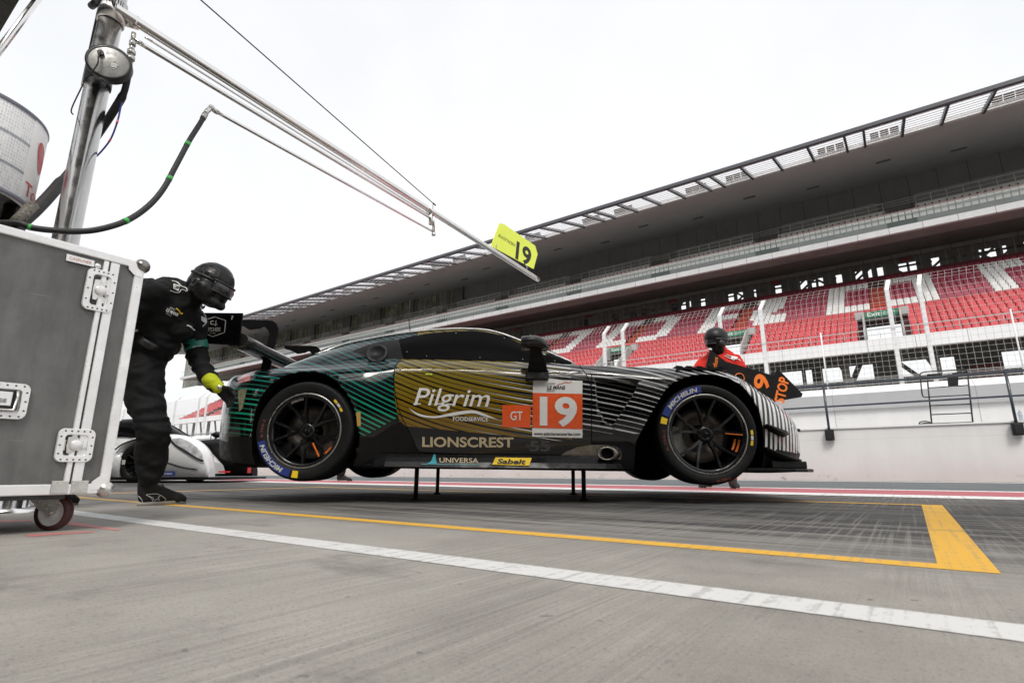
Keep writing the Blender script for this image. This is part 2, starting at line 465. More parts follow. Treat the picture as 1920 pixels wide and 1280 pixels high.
f = thing('debris_fence', 'tall wire mesh debris fence on cranked white posts along the track', 'fence', W(0, 17.3))
FV, FB, FT = 17.3, 2.4, 4.98
posts = [uvz(Vp(x, y, FV)).x for x, y in ((1690, 707), (1752, 695), (1432, 640), (1347, 570), (1133, 640), (1168, 640), (325, 790), (372, 770), (386, 770), (420, 790))]
posts += [posts[4] - 4.15 * (k // 2) - (.68 if k % 2 else 0) - 4.1 for k in range(12)] + [5.0, 9.2, 9.9]
posts += [-46, -46.7, -51, -55.2, -55.9, -60, -64.2, -65, -70, -75, -80, -86, -92]
for u in posts:
    mb = MB()
    q = [(u - .045, FV - .05, 2.3), (u + .045, FV - .05, 2.3), (u + .045, FV + .06, 2.3), (u - .045, FV + .06, 2.3)]
    mb.box((u - .05, FV - .06, 2.2), (u + .05, FV + .04, FT))
    t1 = [(u - .05, FV - .06, FT), (u + .05, FV - .06, FT), (u + .05, FV + .04, FT), (u - .05, FV + .04, FT)]
    t2 = [(a + .07, b + .30, c + .34) for a, b, c in t1]
    mb.hexa(t1 + t2)
    build('post', mb, M_WHITE, f, LANE)
mb = MB(); S = .145
def wire(a, b, r=.0037):
    a, b = Vec(a), Vec(b); d = (b - a).normalized(); x = d.cross(Vec((.3, .8, .52))).normalized(); y = d.cross(x)
    ring = [x * r, (x * -.5 + y * .87) * r, (x * -.5 - y * .87) * r]
    mb.loft([[a + k for k in ring], [b + k for k in ring]], 0, False, False)
u = -70.0
while u < 14:
    wire((u, FV - .08, 2.35), (u, FV - .08, FT)); wire((u, FV - .08, FT), (u + .06, FV + .22, FT + .34)); u += S
z = 2.45
while z < FT:
    rr = .011 if abs(z - 3.9) < S * .5 else .0037
    wire((-70, FV - .085, z), (14, FV - .085, z), rr); z += S
for k in range(1, 4):
    wire((-70, FV - .08 + .1 * k, FT + .113 * k), (14, FV - .08 + .1 * k, FT + .113 * k))
for z in (2.38, 2.44, 2.50, 2.56, 2.62): wire((-70, FV - .09, z), (14, FV - .09, z), .007)
build('wire_mesh', mb, M_WIRE, f, LANE)
for x, y in ((1548, 690), (1915, 680)):
    u = uvz(Vp(x, y, FV)).x
    mb = MB(); mb.tube([(u, FV - .1, 2.3), (u, FV - .1, 4.0)], .018, 8); build('stay_pole', mb, M_WHITE, f, LANE)

# black tubular stand hooked on the pit wall
v = 14.1
def on(px, py): q = uvz(Vp(px, py, v)); return Vec((q.x, v, q.z))
t = thing('pit_stand', 'black tubular ladder stand with a padded back clipped over the pit wall', 'stand', W(on(1780, 793).x, v, 1.11))
mb = MB()
L0, L1 = on(1747, 794), on(1739, 712); R0, R1 = on(1824, 791), on(1812, 694)
mb.tube([L0, L1], .014, 8); mb.tube([R0, on(1815, 708)], .014, 8)
for a, b in (((1747, 794), (1824, 791)), ((1746, 777), (1822, 774)), ((1744, 760), (1819, 757)), ((1742, 744), (1818, 740)), ((1741, 727), (1816, 722))):
    mb.tube([on(*a), on(*b)], .011, 8)
build('ladder_frame', mb, M_BLACK, t, LANE)
mb = MB(); mb.tube(crom([on(1742, 744), on(1733, 744), on(1729, 738), on(1726, 712), on(1725, 702), on(1730, 698), on(1745, 696), on(1806, 693), on(1812, 696), on(1815, 703), on(1816, 722)], 5), .012, 8)
build('top_hoop', mb, M_BLACK, t, LANE)
mb = MB(); a, b, c, d = on(1738, 711), on(1812, 705), on(1812, 697), on(1738, 701)
mb.hexa([a, b, b + Vec((0, .06, 0)), a + Vec((0, .06, 0)), d, c, c + Vec((0, .06, 0)), d + Vec((0, .06, 0))])
pb = build('back_pad', mb, M_BLACK, t, LANE, bevel=.01)
mb = MB(); o = on(1767, 704.5) + Vec((0, -.004, 0)); put_text(mb, 'sparco', planefn(o, on(1786, 703) - on(1767, 704.5), Vec((0, 0, .055))), bold=.02)
build('lettering', mb, M_WHITE, pb, LANE)
mb = MB(); a, b = on(1778, 724), on(1797, 722); c, d = on(1776, 707), on(1797, 705)
mb.hexa([a, b, b + Vec((0, .05, 0)), a + Vec((0, .05, 0)), c, d, d + Vec((0, .05, 0)), c + Vec((0, .05, 0))]); build('hanger_plate', mb, M_BLACK, t, LANE, bevel=.006)
M_CLEARB = NT('clear_plastic').set(col=(.62, .66, .72), rough=.15, trans=.6, ior=1.3).m
b = uvz(Vp(1913, 789, 14.03))
t = thing('water_bottle', 'small clear water bottle standing on the pit wall coping', 'bottle', W(b.x, 13.9, 1.115))
mb = MB(); mb.lathe([(0, 0), (.033, 0), (.034, .02), (.031, .09), (.034, .1), (.033, .15), (.013, .18), (.013, .19)], (b.x, 13.9, 1.116), (0, 0, 1), 14); build('bottle_body', mb, M_CLEARB, t, LANE)
mb = MB(); mb.lathe([(0, .19), (.015, .19), (.015, .21), (0, .21)], (b.x, 13.9, 1.116), (0, 0, 1), 12); build('cap', mb, M_WHITE, t, LANE)
q = uvz(Vp(1737, 793, 14.2))
mb = MB(); mb.ball((q.x, 14.2, 1.13 if False else .62 + .30), .30, 8, sc=(.95, .5, 1.0))
t = thing('equipment_bag', 'slumped dark green bag behind the pit wall beside the black stand', 'bag', W(q.x, 14.45, .62))
mb = MB(); mb.lathe([(0, 0), (.2, 0), (.24, .12), (.22, .42), (.12, .55), (.03, .575), (0, .575)], (q.x, 14.45, .62), (0, 0, 1), 14); build('bag_body', mb, mat('green_canvas', (.05, .08, .04), .8), t, LANE)
mb = MB(); mb.tube(crom([(q.x - .12, 14.4, 1.1), (q.x - .1, 14.36, 1.2), (q.x + .05, 14.36, 1.2), (q.x + .1, 14.4, 1.1)], 4), .012, 6); build('strap', mb, M_BLACK, t, LANE)

# ---------------------------------------------------------------- garages behind and above the camera
M_GAR = mat('garage_wall_paint', (.10, .098, .094), .7, var=.08, nsc=.7)
M_GARD = mat('garage_opening_dark', (.03, .03, .032), .6)
M_SOFF = mat('dark_canopy_soffit', (.05, .05, .048), .7, var=.15)
g = thing('pit_building', 'dark roof edge of the garage building over the upper left corner', 'building', W(0, -9))
CZ = 5.2; CV = uvz(Gd(18, 31, CZ)).y
mb = MB()
mb.box((-60, -9.4, 4.2), (60, -9.0, 11.0))  # unseen wall, made tall and dark to keep sky out of car reflections
for k in range(-10, 10): mb.box((k * 6 - .4, -9.4, 0), (k * 6 + .4, -9.0, 4.2))
build('garage_wall', mb, M_GAR, g, LANE)
mb = MB(); mb.box((-60, -18, 0), (60, -17.8, 4.2)); mb.box((-60, -17.8, 4.2), (60, -9.4, 4.3)); build('garage_interior', mb, M_GARD, g, LANE)
mb = MB(); mb.box((-60, CV - 1.1, CZ), (60, CV, CZ + .3)); build('eaves_beam', mb, M_SOFF, g, LANE)
for k in range(-10, 10):
    mb = MB(); mb.box((k * 6 - .08, -9.0, CZ + .04), (k * 6 + .08, CV - 1.1, CZ + .26)); build('roof_bracket', mb, M_SOFF, g, LANE)
for k in range(-14, 14):
    mb = MB(); mb.box((k * 4.0, CV - 1.08, CZ - .012), (k * 4 + .03, CV - .03, CZ)); build('soffit_joint', mb, M_BLACK, g, LANE)
# ================================================================ GRANDSTAND (u along, v away, z up)
def mat_jointed(name, col, step, jw=.012, jc=(.25, .25, .26), rough=.5, var=.06):
    t = NT(name); o = t.obj(); x, y, z = t.sep(o); n = t.noise(o, .6, 4, .6); n2 = t.noise(t.scaled(o, (1, 1, .15)), 1.5, 5, .65)
    c = t.mix(t.mapr(t.math('ADD', t.math('MULTIPLY', n, .5), t.math('MULTIPLY', n2, .5)), .3, .7), tuple(k * (1 - var) for k in col), tuple(min(1, k * (1 + var)) for k in col))
    d = t.math('ABSOLUTE', t.math('SUBTRACT', t.math('FRACT', t.math('DIVIDE', x, step)), .5))
    t.set(col=t.mix(t.math('LESS_THAN', d, jw / step), c, jc), rough=rough); return t.m
M_FASC = mat_jointed('fascia_panel', (.74, .745, .76), 3.06, .02)
M_FASC2 = mat_jointed('upper_fascia_panel', (.74, .745, .76), 2.45, .02)
M_UND = mat('deck_underside', (.25, .225, .22), .7, var=.15, nsc=.5)
M_DARK = mat('dark_cladding', (.11, .108, .103), .75, var=.15, nsc=.6)  # tone lifted, like the underside and seat reds, to stand in for haze
M_SOFG = mat('roof_soffit_panel', (.40, .41, .42), .6, var=.06, nsc=.3)
M_SLAT = mat('roof_slat', (.85, .86, .88), .5, var=.05)
M_BEAM = mat('roof_edge_beam', (.07, .072, .085), .45, var=.1)
M_PARA = mat('balcony_parapet', (.42, .42, .41), .6, var=.08, nsc=.8)
M_RAILG = mat('grey_rail', (.45, .46, .46), .4, metal=.3)
M_GLASS = mat_jointed('green_glass', (.62, .80, .79), 2.45, .02, (.3, .45, .44), .08)
M_GLASS.node_tree.nodes['Principled BSDF'].inputs['Alpha'].default_value = .07
M_SEATR = mat('red_plastic_seat', (.55, .055, .065), .45, var=.12, nsc=.4)
M_SEATM = mat('shaded_red_seat', (.37, .05, .085), .45, var=.15, nsc=.4)  # darker red for the upper rows, deck shade put into the colour
M_SEATW = mat('white_plastic_seat', (.80, .79, .77), .45, var=.07, nsc=.4)
M_CONC = mat('stand_concrete', (.22, .21, .2), .8, var=.1)
M_STEP = mat('dark_step_concrete', (.10, .03, .03), .7, var=.15)
M_BRICK = mat('brick_red_cladding', (.16, .05, .045), .7, var=.1)
MOD = 12.24
M_EXIT = mat('exit_sign_green', (.02, .2, .10), .4)
GL, GR = -141.0, 24.0
def zat(py, v, px=1800): return Vp(px, py, v).z
Z = dict(lowb=zat(642, 50), lowt=zat(617, 50), row0=zat(616, 50.5), rowN=zat(497, 66), fb=zat(412, 57), ft=zat(400, 57), s2=zat(430, 59.5), s3=zat(456, 66.5),
         gt=zat(373, 57), par=zat(378, 62), rail=zat(349, 62), wt=zat(302, 66), lv=zat(226, 54), bb=zat(189, 48), bt=zat(183, 48))
G = thing('grandstand', 'long two tier grandstand with white lettering in red seats under a cantilever roof', 'grandstand', W(0, 50))
def gb(name, mb, m, parent=None): return build(name, mb, m, parent or G, LANE)
# lower front beam
mb = MB(); mb.box((-124, 50, Z['lowb']), (GR, 50.5, Z['lowt']));
k = -124
gb('lower_fascia', mb, M_FASC)
NR = 20
RV = [50.7 + i * (66 - 50.7) / NR for i in range(NR + 1)]
RZ = [Z['row0'] - .42 + i * (Z['rowN'] - Z['row0']) / NR for i in range(NR + 1)]
EXC = -.35                                                  # centre of an exit
exits = [EXC + MOD * k for k in range(-10, 2)]
def inexit(u, r, m=0.0): return r < 7 and any(abs(u - e) < 1.25 + m for e in exits)
# terraces
mb = MB()
for i in range(NR):
    segs = [(-123.5, GR)]
    if i < 7:
        segs = []; a = -123.5
        for e in exits:
            segs.append((a, e - 1.25)); a = e + 1.25
        segs.append((a, GR))
    for a, b in segs:
        mb.box((a, RV[i], RZ[i] - .55), (b, RV[i + 1], RZ[i]))
gb('terrace', mb, M_STEP)
# letters in the seats
GLY = dict(O=[(0, 0, 3, 10), (12, 0, 15, 10), (0, 0, 15, 2), (0, 8, 15, 10)],
           D=[(0, 0, 3, 10), (12, 1, 15, 9), (0, 0, 13, 2), (0, 8, 13, 10)],
           R=[(0, 0, 3, 10), (11, 5, 14, 10), (0, 8, 13, 10), (0, 4, 13, 6), (8, 2, 12, 4), (10, 0, 15, 3)],
           T=[(6, 0, 9, 10), (0, 8, 15, 10)], U=[(0, 1, 3, 10), (12, 1, 15, 10), (1, 0, 14, 2)],
           A=[(0, 0, 3, 9), (12, 0, 15, 9), (1, 8, 14, 10), (0, 4, 15, 6)],
           M=[(0, 0, 3, 10), (13, 0, 16, 10), (3, 7, 5, 10), (5, 5, 7, 8), (7, 4, 9, 7), (9, 5, 11, 8), (11, 7, 13, 10)],
           E=[(0, 0, 3, 10), (0, 0, 15, 2), (0, 4, 12, 6), (0, 8, 15, 10)])
PITCH_S = .51
letters = [(ch, -.4 + MOD * (i - 6)) for i, ch in enumerate('AUTODROME')]
letters = [(ch, EXC + MOD * (i - 6)) for i, ch in enumerate('AUTODROME')]
R0 = 9
def colour(u, r):
    for ch, c in letters:
        for a, b, c2, d in GLY[ch]:
            u0 = c - 7.5 * PITCH_S * 1.12 + a * PITCH_S * 1.12; u1 = c - 7.5 * PITCH_S * 1.12 + c2 * PITCH_S * 1.12
            if u0 <= u < u1 and R0 + b <= r < R0 + d: return 2
    return 1 if r >= R0 else 0
def seat_geo(mb, u, v, z, mi):
    w = .236
    # folded-up seat: shell back with a shallow dish and the tipped pan
    b = [(u - w, v + .02, z + .38), (u - w * .6, v - .02, z + .36), (u + w * .6, v - .02, z + .36), (u + w, v + .02, z + .38)]
    tp = [(u - w * .95, v + .10, z + .745), (u - w * .6, v + .075, z + .785), (u + w * .6, v + .075, z + .785), (u + w * .95, v + .10, z + .745)]
    lo = [(u - w, v - .12, z + .46), (u - w * .6, v - .16, z + .44), (u + w * .6, v - .16, z + .44), (u + w, v - .12, z + .46)]
    ft = [(u - w * .7, v + .06, z), (u - w * .3, v + .06, z), (u + w * .3, v + .06, z), (u + w * .7, v + .06, z)]
    vs = tp + b + lo + [(p[0], p[1] + .05, p[2]) for p in tp] + [(p[0], p[1] + .06, p[2]) for p in b]
    fs = []
    for i in range(3):
        fs += [(4 + i, 5 + i, 1 + i, i), (8 + i, 9 + i, 5 + i, 4 + i), (12 + i, 13 + i, 17 + i, 16 + i), (i, 1 + i, 13 + i, 12 + i)]
    mb.add(vs, fs, mi)
MATS = [M_SEATR, M_SEATM, M_SEATW]
aisles = [EXC + MOD * (k + .5) for k in range(-11, 3)]
near = []; far = MB()
n = int((GR + 122.5) / PITCH_S)
for r in range(NR):
    for i in range(n):
        u = GR - .4 - i * PITCH_S
        if inexit(u, r, .5): continue
        if r >= 9 and any(abs(u - e) < .8 for e in exits): continue
        m = colour(u, r)
        near.append((u, r, m))
vis = sorted([s for s in near if pxof(W(s[0], RV[s[1]], RZ[s[1]] + .5))[0] < 1945], key=lambda s: (Vec((s[0], RV[s[1]], RZ[s[1]]))).length)
vis = sorted(vis, key=lambda s: (LANE @ Vec((s[0], RV[s[1]], RZ[s[1]])) - CP).length)[:98]
vs_ = set(vis)
protos = {}
for s in near:
    u, r, m = s
    if s in vs_: continue
    seat_geo(far, u, RV[r] + .35, RZ[r], m)
o = gb('seat_rows', far, MATS); o['kind'] = 'stuff'
for m in range(3):
    mb = MB(); seat_geo(mb, 0, 0, 0, 0); protos[m] = mb.mesh('seat', MATS[m])
for u, r, m in vis:
    place(bpy.data.objects.new('seat', protos[m]), G, LANE @ Matrix.Translation((u, RV[r] + .35, RZ[r])))
# red access landings above the exits
M_ORST = mat('orange_red_stair', (.55, .07, .03), .6)
for e in exits:
    mb = MB()
    for r in range(9, NR - 2): mb.box((e - .75, RV[r] + .02, RZ[r] + .003), (e + .75, RV[r] + .45, RZ[r] + .2))
    gb('stair', mb, M_ORST)
# exits: opening, side walls, rails, sign
for e in exits:
    if e < -75: continue
    mb = MB()
    z0, z1 = RZ[0] - .5, RZ[7] + .1
    for s in (-1, 1):
        x = e + s * 1.31
        mb.prism([(x - .06, RV[1], RZ[1] - .4), (x - .06, RV[7] + .3, RZ[1] - .4), (x - .06, RV[7] + .3, RZ[7] + .75), (x - .06, RV[5], RZ[7] + .2), (x - .06, RV[1], RZ[2] + .2)], (.12, 0, 0))
    mb.box((e - 1.95, RV[6] + .1, RZ[7] - .06), (e - 1.25, RV[7] + .3, RZ[7] + .62)); mb.box((e + 1.25, RV[6] + .1, RZ[7] - .06), (e + 1.95, RV[7] + .3, RZ[7] + .62))
    x = gb('exit_portal', mb, M_PARA)
    mb = MB(); mb.box((e - 1.25, RV[6] + .05, RZ[7] - .3), (e + 1.25, RV[7] + .25, RZ[7] - .03)); gb('lintel', mb, M_DARK, x)
    mb = MB(); mb.box((e - 1.2, RV[6] - .0, RZ[7] - .02), (e + 1.2, RV[6] + .05, RZ[7] + .52))
    sg = gb('exit_sign', mb, M_EXIT, x)
    mb = MB(); o = Vec((e - 1.02, RV[6] - .01, RZ[7] + .09))
    put_text(mb, 'Exit', planefn(o, (.95, 0, 0), (0, 0, .36)), bold=.015)
    put_text(mb, '\ufe9d\ufeae\ufea8\ufee3', planefn(o + Vec((1.15, 0, 0)), (.85, 0, 0), (0, 0, .34)))
    mb.box((e + .03, RV[6] - .012, RZ[7] + .06), (e + .05, RV[6] - .004, RZ[7] + .46))
    gb('lettering', mb, M_WHITE, sg)
    mb = MB()
    for s in (-1, 1):
        x0 = e + s * 1.31
        for dz in (.35, .65, .95): mb.tube([(x0, RV[1], RZ[1] + dz), (x0, RV[6], RZ[6] + dz)], .022, 6)
        for r in range(1, 7): mb.tube([(x0, RV[r], RZ[r] - .1), (x0, RV[r], RZ[r] + .95)], .022, 6)
    gb('stair_rail', mb, M_RAILG, x)
# front rail of the lower tier
mb = MB()
u = -123
while u < GR:
    mb.tube([(u, 50.55, Z['lowt']), (u, 50.55, Z['lowt'] + .9)], .02, 6); u += MOD / 5
for dz in (.45, .9): mb.tube([(-123, 50.55, Z['lowt'] + dz), (GR, 50.55, Z['lowt'] + dz)], .016, 6)
gb('front_rail', mb, M_RAILG)
# top band and screen of posts behind the last row, sky seen through it
zt0 = RZ[NR]
mb = MB(); mb.box((-124, 66.1, zt0 - .3), (GR, 66.3, zt0 + .75)); gb('maroon_band', mb, mat('maroon_band_paint', (.12, .012, .02), .6))
mb = MB(); rnd = random.Random(3)
zs0, zs1 = zt0 + .75, zt0 + 1.75
mb.box((-124, 66.3, zs1), (GR, 66.5, zat(456, 66.4)))
u = -124.0
while u < GR:                                               # ribs and irregular braces of the back screen
    mb.box((u, 66.3, zs0), (u + .22 + rnd.random() * .3, 66.42, zs1)); 
    if rnd.random() < .5:
        a = u + .3; b = u + .3 + (1.2 if rnd.random() < .5 else -1.2)
        mb.prism([(a, 66.32, zs0), (a + .35, 66.32, zs0), (b + .35, 66.32, zs1), (b, 66.32, zs1)], (0, .1, 0))
    if rnd.random() < .55: mb.box((u, 66.3, zs0 + .55), (u + 1.3, 66.4, zs0 + .75))
    if rnd.random() < .42: mb.box((u, 66.31, zs0), (u + 1.25, 66.43, zs1))
    u += .62 + rnd.random() * .5
mb.box((-124, 66.31, zs0), (uvz(Vp(1270, 570, 66.4)).x, 66.45, zs1))
gb('back_screen', mb, mat_jointed('ribbed_dark_cladding', (.09, .088, .083), 1.02, .05, (.15, .145, .14), .75, .15))
M_FRS = mat('faded_red_sign', (.17, .022, .022), .6)
for k in range(-8, 2):
    u = EXC + MOD * k + 2.2; mb = MB(); mb.box((u, 66.1, zs1 + .15), (u + .9, 66.2, zs1 + .5)); gb('small_red_sign', mb, M_FRS)
# underside / structure below the lower tier
mb = MB(); mb.hexa([(-124, 50.5, Z['lowb'] + .02), (GR, 50.5, Z['lowb'] + .02), (GR, 66.3, RZ[NR] - 1.2), (-124, 66.3, RZ[NR] - 1.2), (-124, 50.5, Z['lowb'] + .3), (GR, 50.5, Z['lowb'] + .3), (GR, 66.3, RZ[NR] - .6), (-124, 66.3, RZ[NR] - .6)])
def cut_slab(mb):
    out = MB(); a = -124
    f = lambda v: (Z['lowb'] + .02 + (RZ[NR] - 1.2 - Z['lowb']) * (v - 50.5) / 15.8)
    vv = RV[7] + .3
    for e in exits + [None]:
        b = (e - 1.3) if e is not None else GR
        out.hexa([(a, 50.5, f(50.5)), (b, 50.5, f(50.5)), (b, vv, f(vv)), (a, vv, f(vv)), (a, 50.5, f(50.5) + .25), (b, 50.5, f(50.5) + .25), (b, vv, f(vv) + .25), (a, vv, f(vv) + .25)])
        a = (e + 1.3) if e is not None else GR
    out.hexa([(-124, vv, f(vv)), (GR, vv, f(vv)), (GR, 66.3, f(66.3)), (-124, 66.3, f(66.3)), (-124, vv, f(vv) + .25), (GR, vv, f(vv) + .25), (GR, 66.3, f(66.3) + .25), (-124, 66.3, f(66.3) + .25)])
    return out
gb('raking_slab', cut_slab(mb), M_DARK)
zo0, zo1 = Vp(1740, 702, 61).z, Vp(1740, 672, 61).z
mb = MB(); mb.box((-122, 61, 0), (GR, 61.3, zo0)); mb.box((-122, 61, zo1), (GR, 61.3, 11.5))
rnd = random.Random(11); u = -122.0
while u < uvz(Vp(1478, 710, 61)).x:
    wd = 1.0 + rnd.random() * 4.5
    if rnd.random() < .62: mb.box((u, 61.02, zo0), (u + wd, 61.28, zo1))
    elif rnd.random() < .6: mb.prism([(u, 61.02, zo0), (u + .9, 61.02, zo0), (u + 2.6, 61.02, zo1), (u + 1.7, 61.02, zo1)], (0, .24, 0))
    u += wd
def ux(px): return uvz(Vp(px, 690, 61)).x
for a, b in ((1502, 1509), (1521, 1541), (1637, 1683), (1793, 1884), (1960, 2300)): mb.box((ux(a), 61.02, zo0), (ux(b), 61.28, zo1))
for a, b in ((1590, 1604), (1690, 1712)): mb.prism([(ux(a), 61.02, zo0), (ux(a + 12), 61.02, zo0), (ux(b + 14), 61.02, zo1), (ux(b + 2), 61.02, zo1)] if a < 1600 else [(ux(b), 61.02, zo0), (ux(b + 12), 61.02, zo0), (ux(a), 61.02, zo1), (ux(a - 12), 61.02, zo1)], (0, .24, 0))
gb('undercroft_wall', mb, M_DARK)
for k in range(-11, 3):
    u = EXC + MOD * k + 3.0
    for du in (0, 6.12):
        mb = MB(); mb.tube([(u + du, 53.5, 0), (u + du, 53.5, 10.2)], .30, 10); cl = gb('stand_column', mb, M_CONC)
        mb = MB(); mb.tube([(u + du + 2.2, 55, 3), (u + du - 1.2, 55, 11.0)], .17, 8); gb('brace', mb, M_CONC, cl)
mb = MB(); a, b = uvz(Vp(1822, 680, 60)).x, uvz(Vp(1882, 680, 60)).x; mb.box((a, 60.5, 3), (b, 60.9, 9.0)); gb('brick_panel', mb, M_BRICK)
# upper deck
mb = MB()
ud0 = -138.0
mb.box((ud0, 57, Z['fb']), (GR, 57.4, Z['ft'])); gb('upper_fascia', mb, M_FASC2)
mb = MB()
sec = [(57.02, Z['fb']), (59.5, Z['s2']), (59.5, Z['ft'] - .1), (57.02, Z['ft'] - .1)]
mb.prism([(ud0, a, b) for a, b in sec], (GR - ud0, 0, 0)); gb('deck_nose', mb, M_UND)
mb = MB(); sec = [(59.5, Z['s2'] + .05), (66.4, Z['s3']), (68, Z['s3']), (68, Z['ft'] + .6), (59.5, Z['ft'] - .1)]
mb.prism([(ud0, a, b) for a, b in sec], (GR - ud0, 0, 0)); gb('deck_slab', mb, M_DARK)
mb = MB(); mb.box((ud0, 57.1, Z['ft']), (GR, 57.13, Z['gt']))
gb('glass_balustrade', mb, M_GLASS)
mb = MB(); mb.tube([(ud0, 57.11, Z['gt'] + .02), (GR, 57.11, Z['gt'] + .02)], .03, 6); gb('balustrade_rail', mb, M_RAILG)
mb = MB(); sz = zat(371, 58.6) - .84; u = ud0 + 1
while u < GR: 
    seat_geo(mb, u, 58.6, sz, 0); mb.box((u - .21, 58.75, sz), (u + .21, 58.8, sz + .4), 0); u += .524
o = gb('upper_seats', mb, [M_SEATW]); o['kind'] = 'stuff'
mb = MB(); u = ud0 + 1.25
while u < GR: mb.ball((u, 58.55, sz + .93), .085, 4); u += .524
o = gb('seat_knobs', mb, M_BLACK); o['kind'] = 'stuff'
mb = MB(); mb.box((ud0, 58.72, sz + .745), (GR, 58.78, sz + .92)); gb('pink_seat_rail', mb, mat('pink_rail', (.5, .33, .31), .5))
zr, zp = Z['rail'], Z['par']
M_SMOK = NT('smoky_screen').set(col=(.35, .36, .35), rough=.3, alpha=.25).m
for k in range(-11, 3):
    c = EXC + MOD * k - 3.3
    mb = MB(); mb.box((c - 4.9, 62, Z['ft']), (c + 4.9, 62.25, zat(363, 62))); pp_ = gb('balcony_parapet', mb, M_PARA)
    mb2 = MB()
    for j in range(9):
        x = c - 4.8 + j * 1.2
        mb2.tube([(x, 61.9, zp - .4), (x, 61.9, zr)], .03, 6)
    mb2.tube([(c - 4.9, 61.9, zr), (c + 4.9, 61.9, zr)], .035, 6); mb2.tube([(c - 4.9, 61.9, zr - .45), (c + 4.9, 61.9, zr - .45)], .02, 6)
    for dz in (0, .5, 1.0): mb2.tube([(c + 4.9, 61.9, zr - .5 + dz * .5), (c + 7.4, 61.9, zr - .5 + dz * .5)], .025, 6)
    gb('balcony_rail', mb2, M_RAILG, pp_)
    mb3 = MB(); mb3.box((c - 4.7, 64, Z['ft'] + 1.0), (c + 4.4, 64.05, zr + 1.15)); gb('rear_screen', mb3, M_SMOK, pp_)
ug = uvz(Vp(870, 570, 66)).x
mb = MB(); mb.box((ug, 66, Z['ft']), (GR, 66.4, Z['wt'] + .5)); gb('upper_back_wall', mb, mat_jointed('upper_wall_panel', (.17, .17, .168), 2.45, .03, (.06, .06, .06), .7, .1))
def mat_window():
    t = NT('stand_window'); o = t.obj(); n1 = t.noise(t.scaled(o, (.25, 1, .35)), 1.0, 4, .6); n2 = t.noise(o, .9, 5, .7)
    c = t.mix(t.mapr(n1, .45, .55), (.16, .155, .14), (.09, .115, .05)); c = t.mix(t.mapr(n2, .5, .65), c, (.3, .28, .26))  # mottled colours stand in for reflections in the glass
    t.set(col=c, rough=.12, spec=.8); return t.m
u = ug; i = 0; M_WIN = mat_window()
while u > -150:
    wcol = 1.3 if i % 3 else 2.2
    p = MB(); p.box((u - wcol, 65.6, Z['ft']), (u, 66.4, Z['wt'] + .4)); gb('window_column', p, M_DARK)
    a = u - wcol - (7.6 if i % 3 else 9.5)
    p = MB(); p.box((a, 66.1, Z['ft'] + .2), (u - wcol, 66.2, Z['wt'] + .4)); wn = gb('window', p, M_WIN)
    x = a; p = MB()
    while x < u - wcol: p.box((x, 66.02, Z['ft']), (x + .07, 66.1, Z['wt'] + .3)); x += 1.25
    gb('mullion', p, M_RAILG, wn)
    u = a; i += 1
# roof
mb = MB(); rl, zl, zb = -152.0, Z['lv'], Z['bb']
mb.prism([(rl, 54, zl), (rl, 66.6, Z['wt']), (rl, 72, Z['wt'] + .5), (rl, 72, Z['wt'] + 1.5), (rl, 54, zl + .6)], (GR - rl, 0, 0)); gb('roof_slab', mb, M_SOFG)
mb = MB(); mb.box((rl, 47.75, Z['bb']), (GR, 48.15, Z['bt'] + .05)); gb('roof_edge_beam', mb, M_BEAM)
dz = (zl - zb) / 6.0
for i in range(8):
    mb = MB()
    v = 48.6 + i * .70; z = zb + .08 + (v - 48) * dz
    mb.prism([(rl, v, z), (rl, v + .24, z + .08), (rl, v + .24, z + .105), (rl, v, z + .03)], (GR - rl, 0, 0)); gb('roof_slat', mb, M_SLAT)
mb = MB(); mb.box((rl, 53.75, zl - .02), (GR, 54.0, zl + .5)); gb('slat_bearer', mb, mat('pale_bearer', (.5, .5, .5), .5))
mb = MB(); mb2 = MB(); u = 8.66 + MOD; lamps = []
pat = [('P', 2.72), ('P', 2.72), ('L', 2.72), ('N', 1.36), ('L', 2.72)]; i = 0
while u > rl + 3:
    k, wd = pat[i % 5]
    mb = MB(); mb.prism([(u - .09, 48.1, zb - .02), (u - .09, 54, zl - .04), (u - .09, 54, zl + .35), (u - .09, 48.1, zb + .3)], (.18, 0, 0)); gb('roof_rib', mb, M_BEAM)
    if k == 'L': lamps.append((u - wd, u))
    u -= wd; i += 1
M_LAMP = mat('floodlight_housing', (.10, .10, .095), .5, metal=.3); M_LAMPG = mat('floodlight_glass', (.2, .2, .19), .2)
for a, b in lamps:
    mb = MB(); z = zl - .05; mb.box((a + .15, 52.9, z - .14), (b - .15, 53.02, z - .05)); br = gb('lamp_bar', mb, M_PARA)
    mb = MB(); mg = MB()
    for j in range(3):
        x = a + .45 + j * (b - a - .55) / 3
        mb.hexa([(x, 52.72, z - .05), (x + .6, 52.72, z - .05), (x + .6, 53.1, z + .1), (x, 53.1, z + .1), (x, 52.42, z + .4), (x + .6, 52.42, z + .4), (x + .6, 52.9, z + .62), (x, 52.9, z + .62)])
        mg.hexa([(x + .06, 52.70, z + .0), (x + .54, 52.70, z + .0), (x + .54, 52.72, z + .0), (x + .06, 52.72, z + .0), (x + .06, 52.40, z + .38), (x + .54, 52.40, z + .38), (x + .54, 52.43, z + .4), (x + .06, 52.43, z + .4)])
    fl = gb('floodlight', mb, M_LAMP, br); 
mb = MB(); 
for k in range(-12, 2):
    u = EXC + MOD * k
    for d, v in ((1.5, 59), (7.4, 61.5)):
        mb = MB(); mb.box((u + d, v, zl + (Z['wt'] - zl) * (v - 54) / 12.6 - .06), (u + d + 1.2, v + .3, zl + (Z['wt'] - zl) * (v - 54) / 12.6 + .05)); gb('soffit_vent', mb, M_DARK)
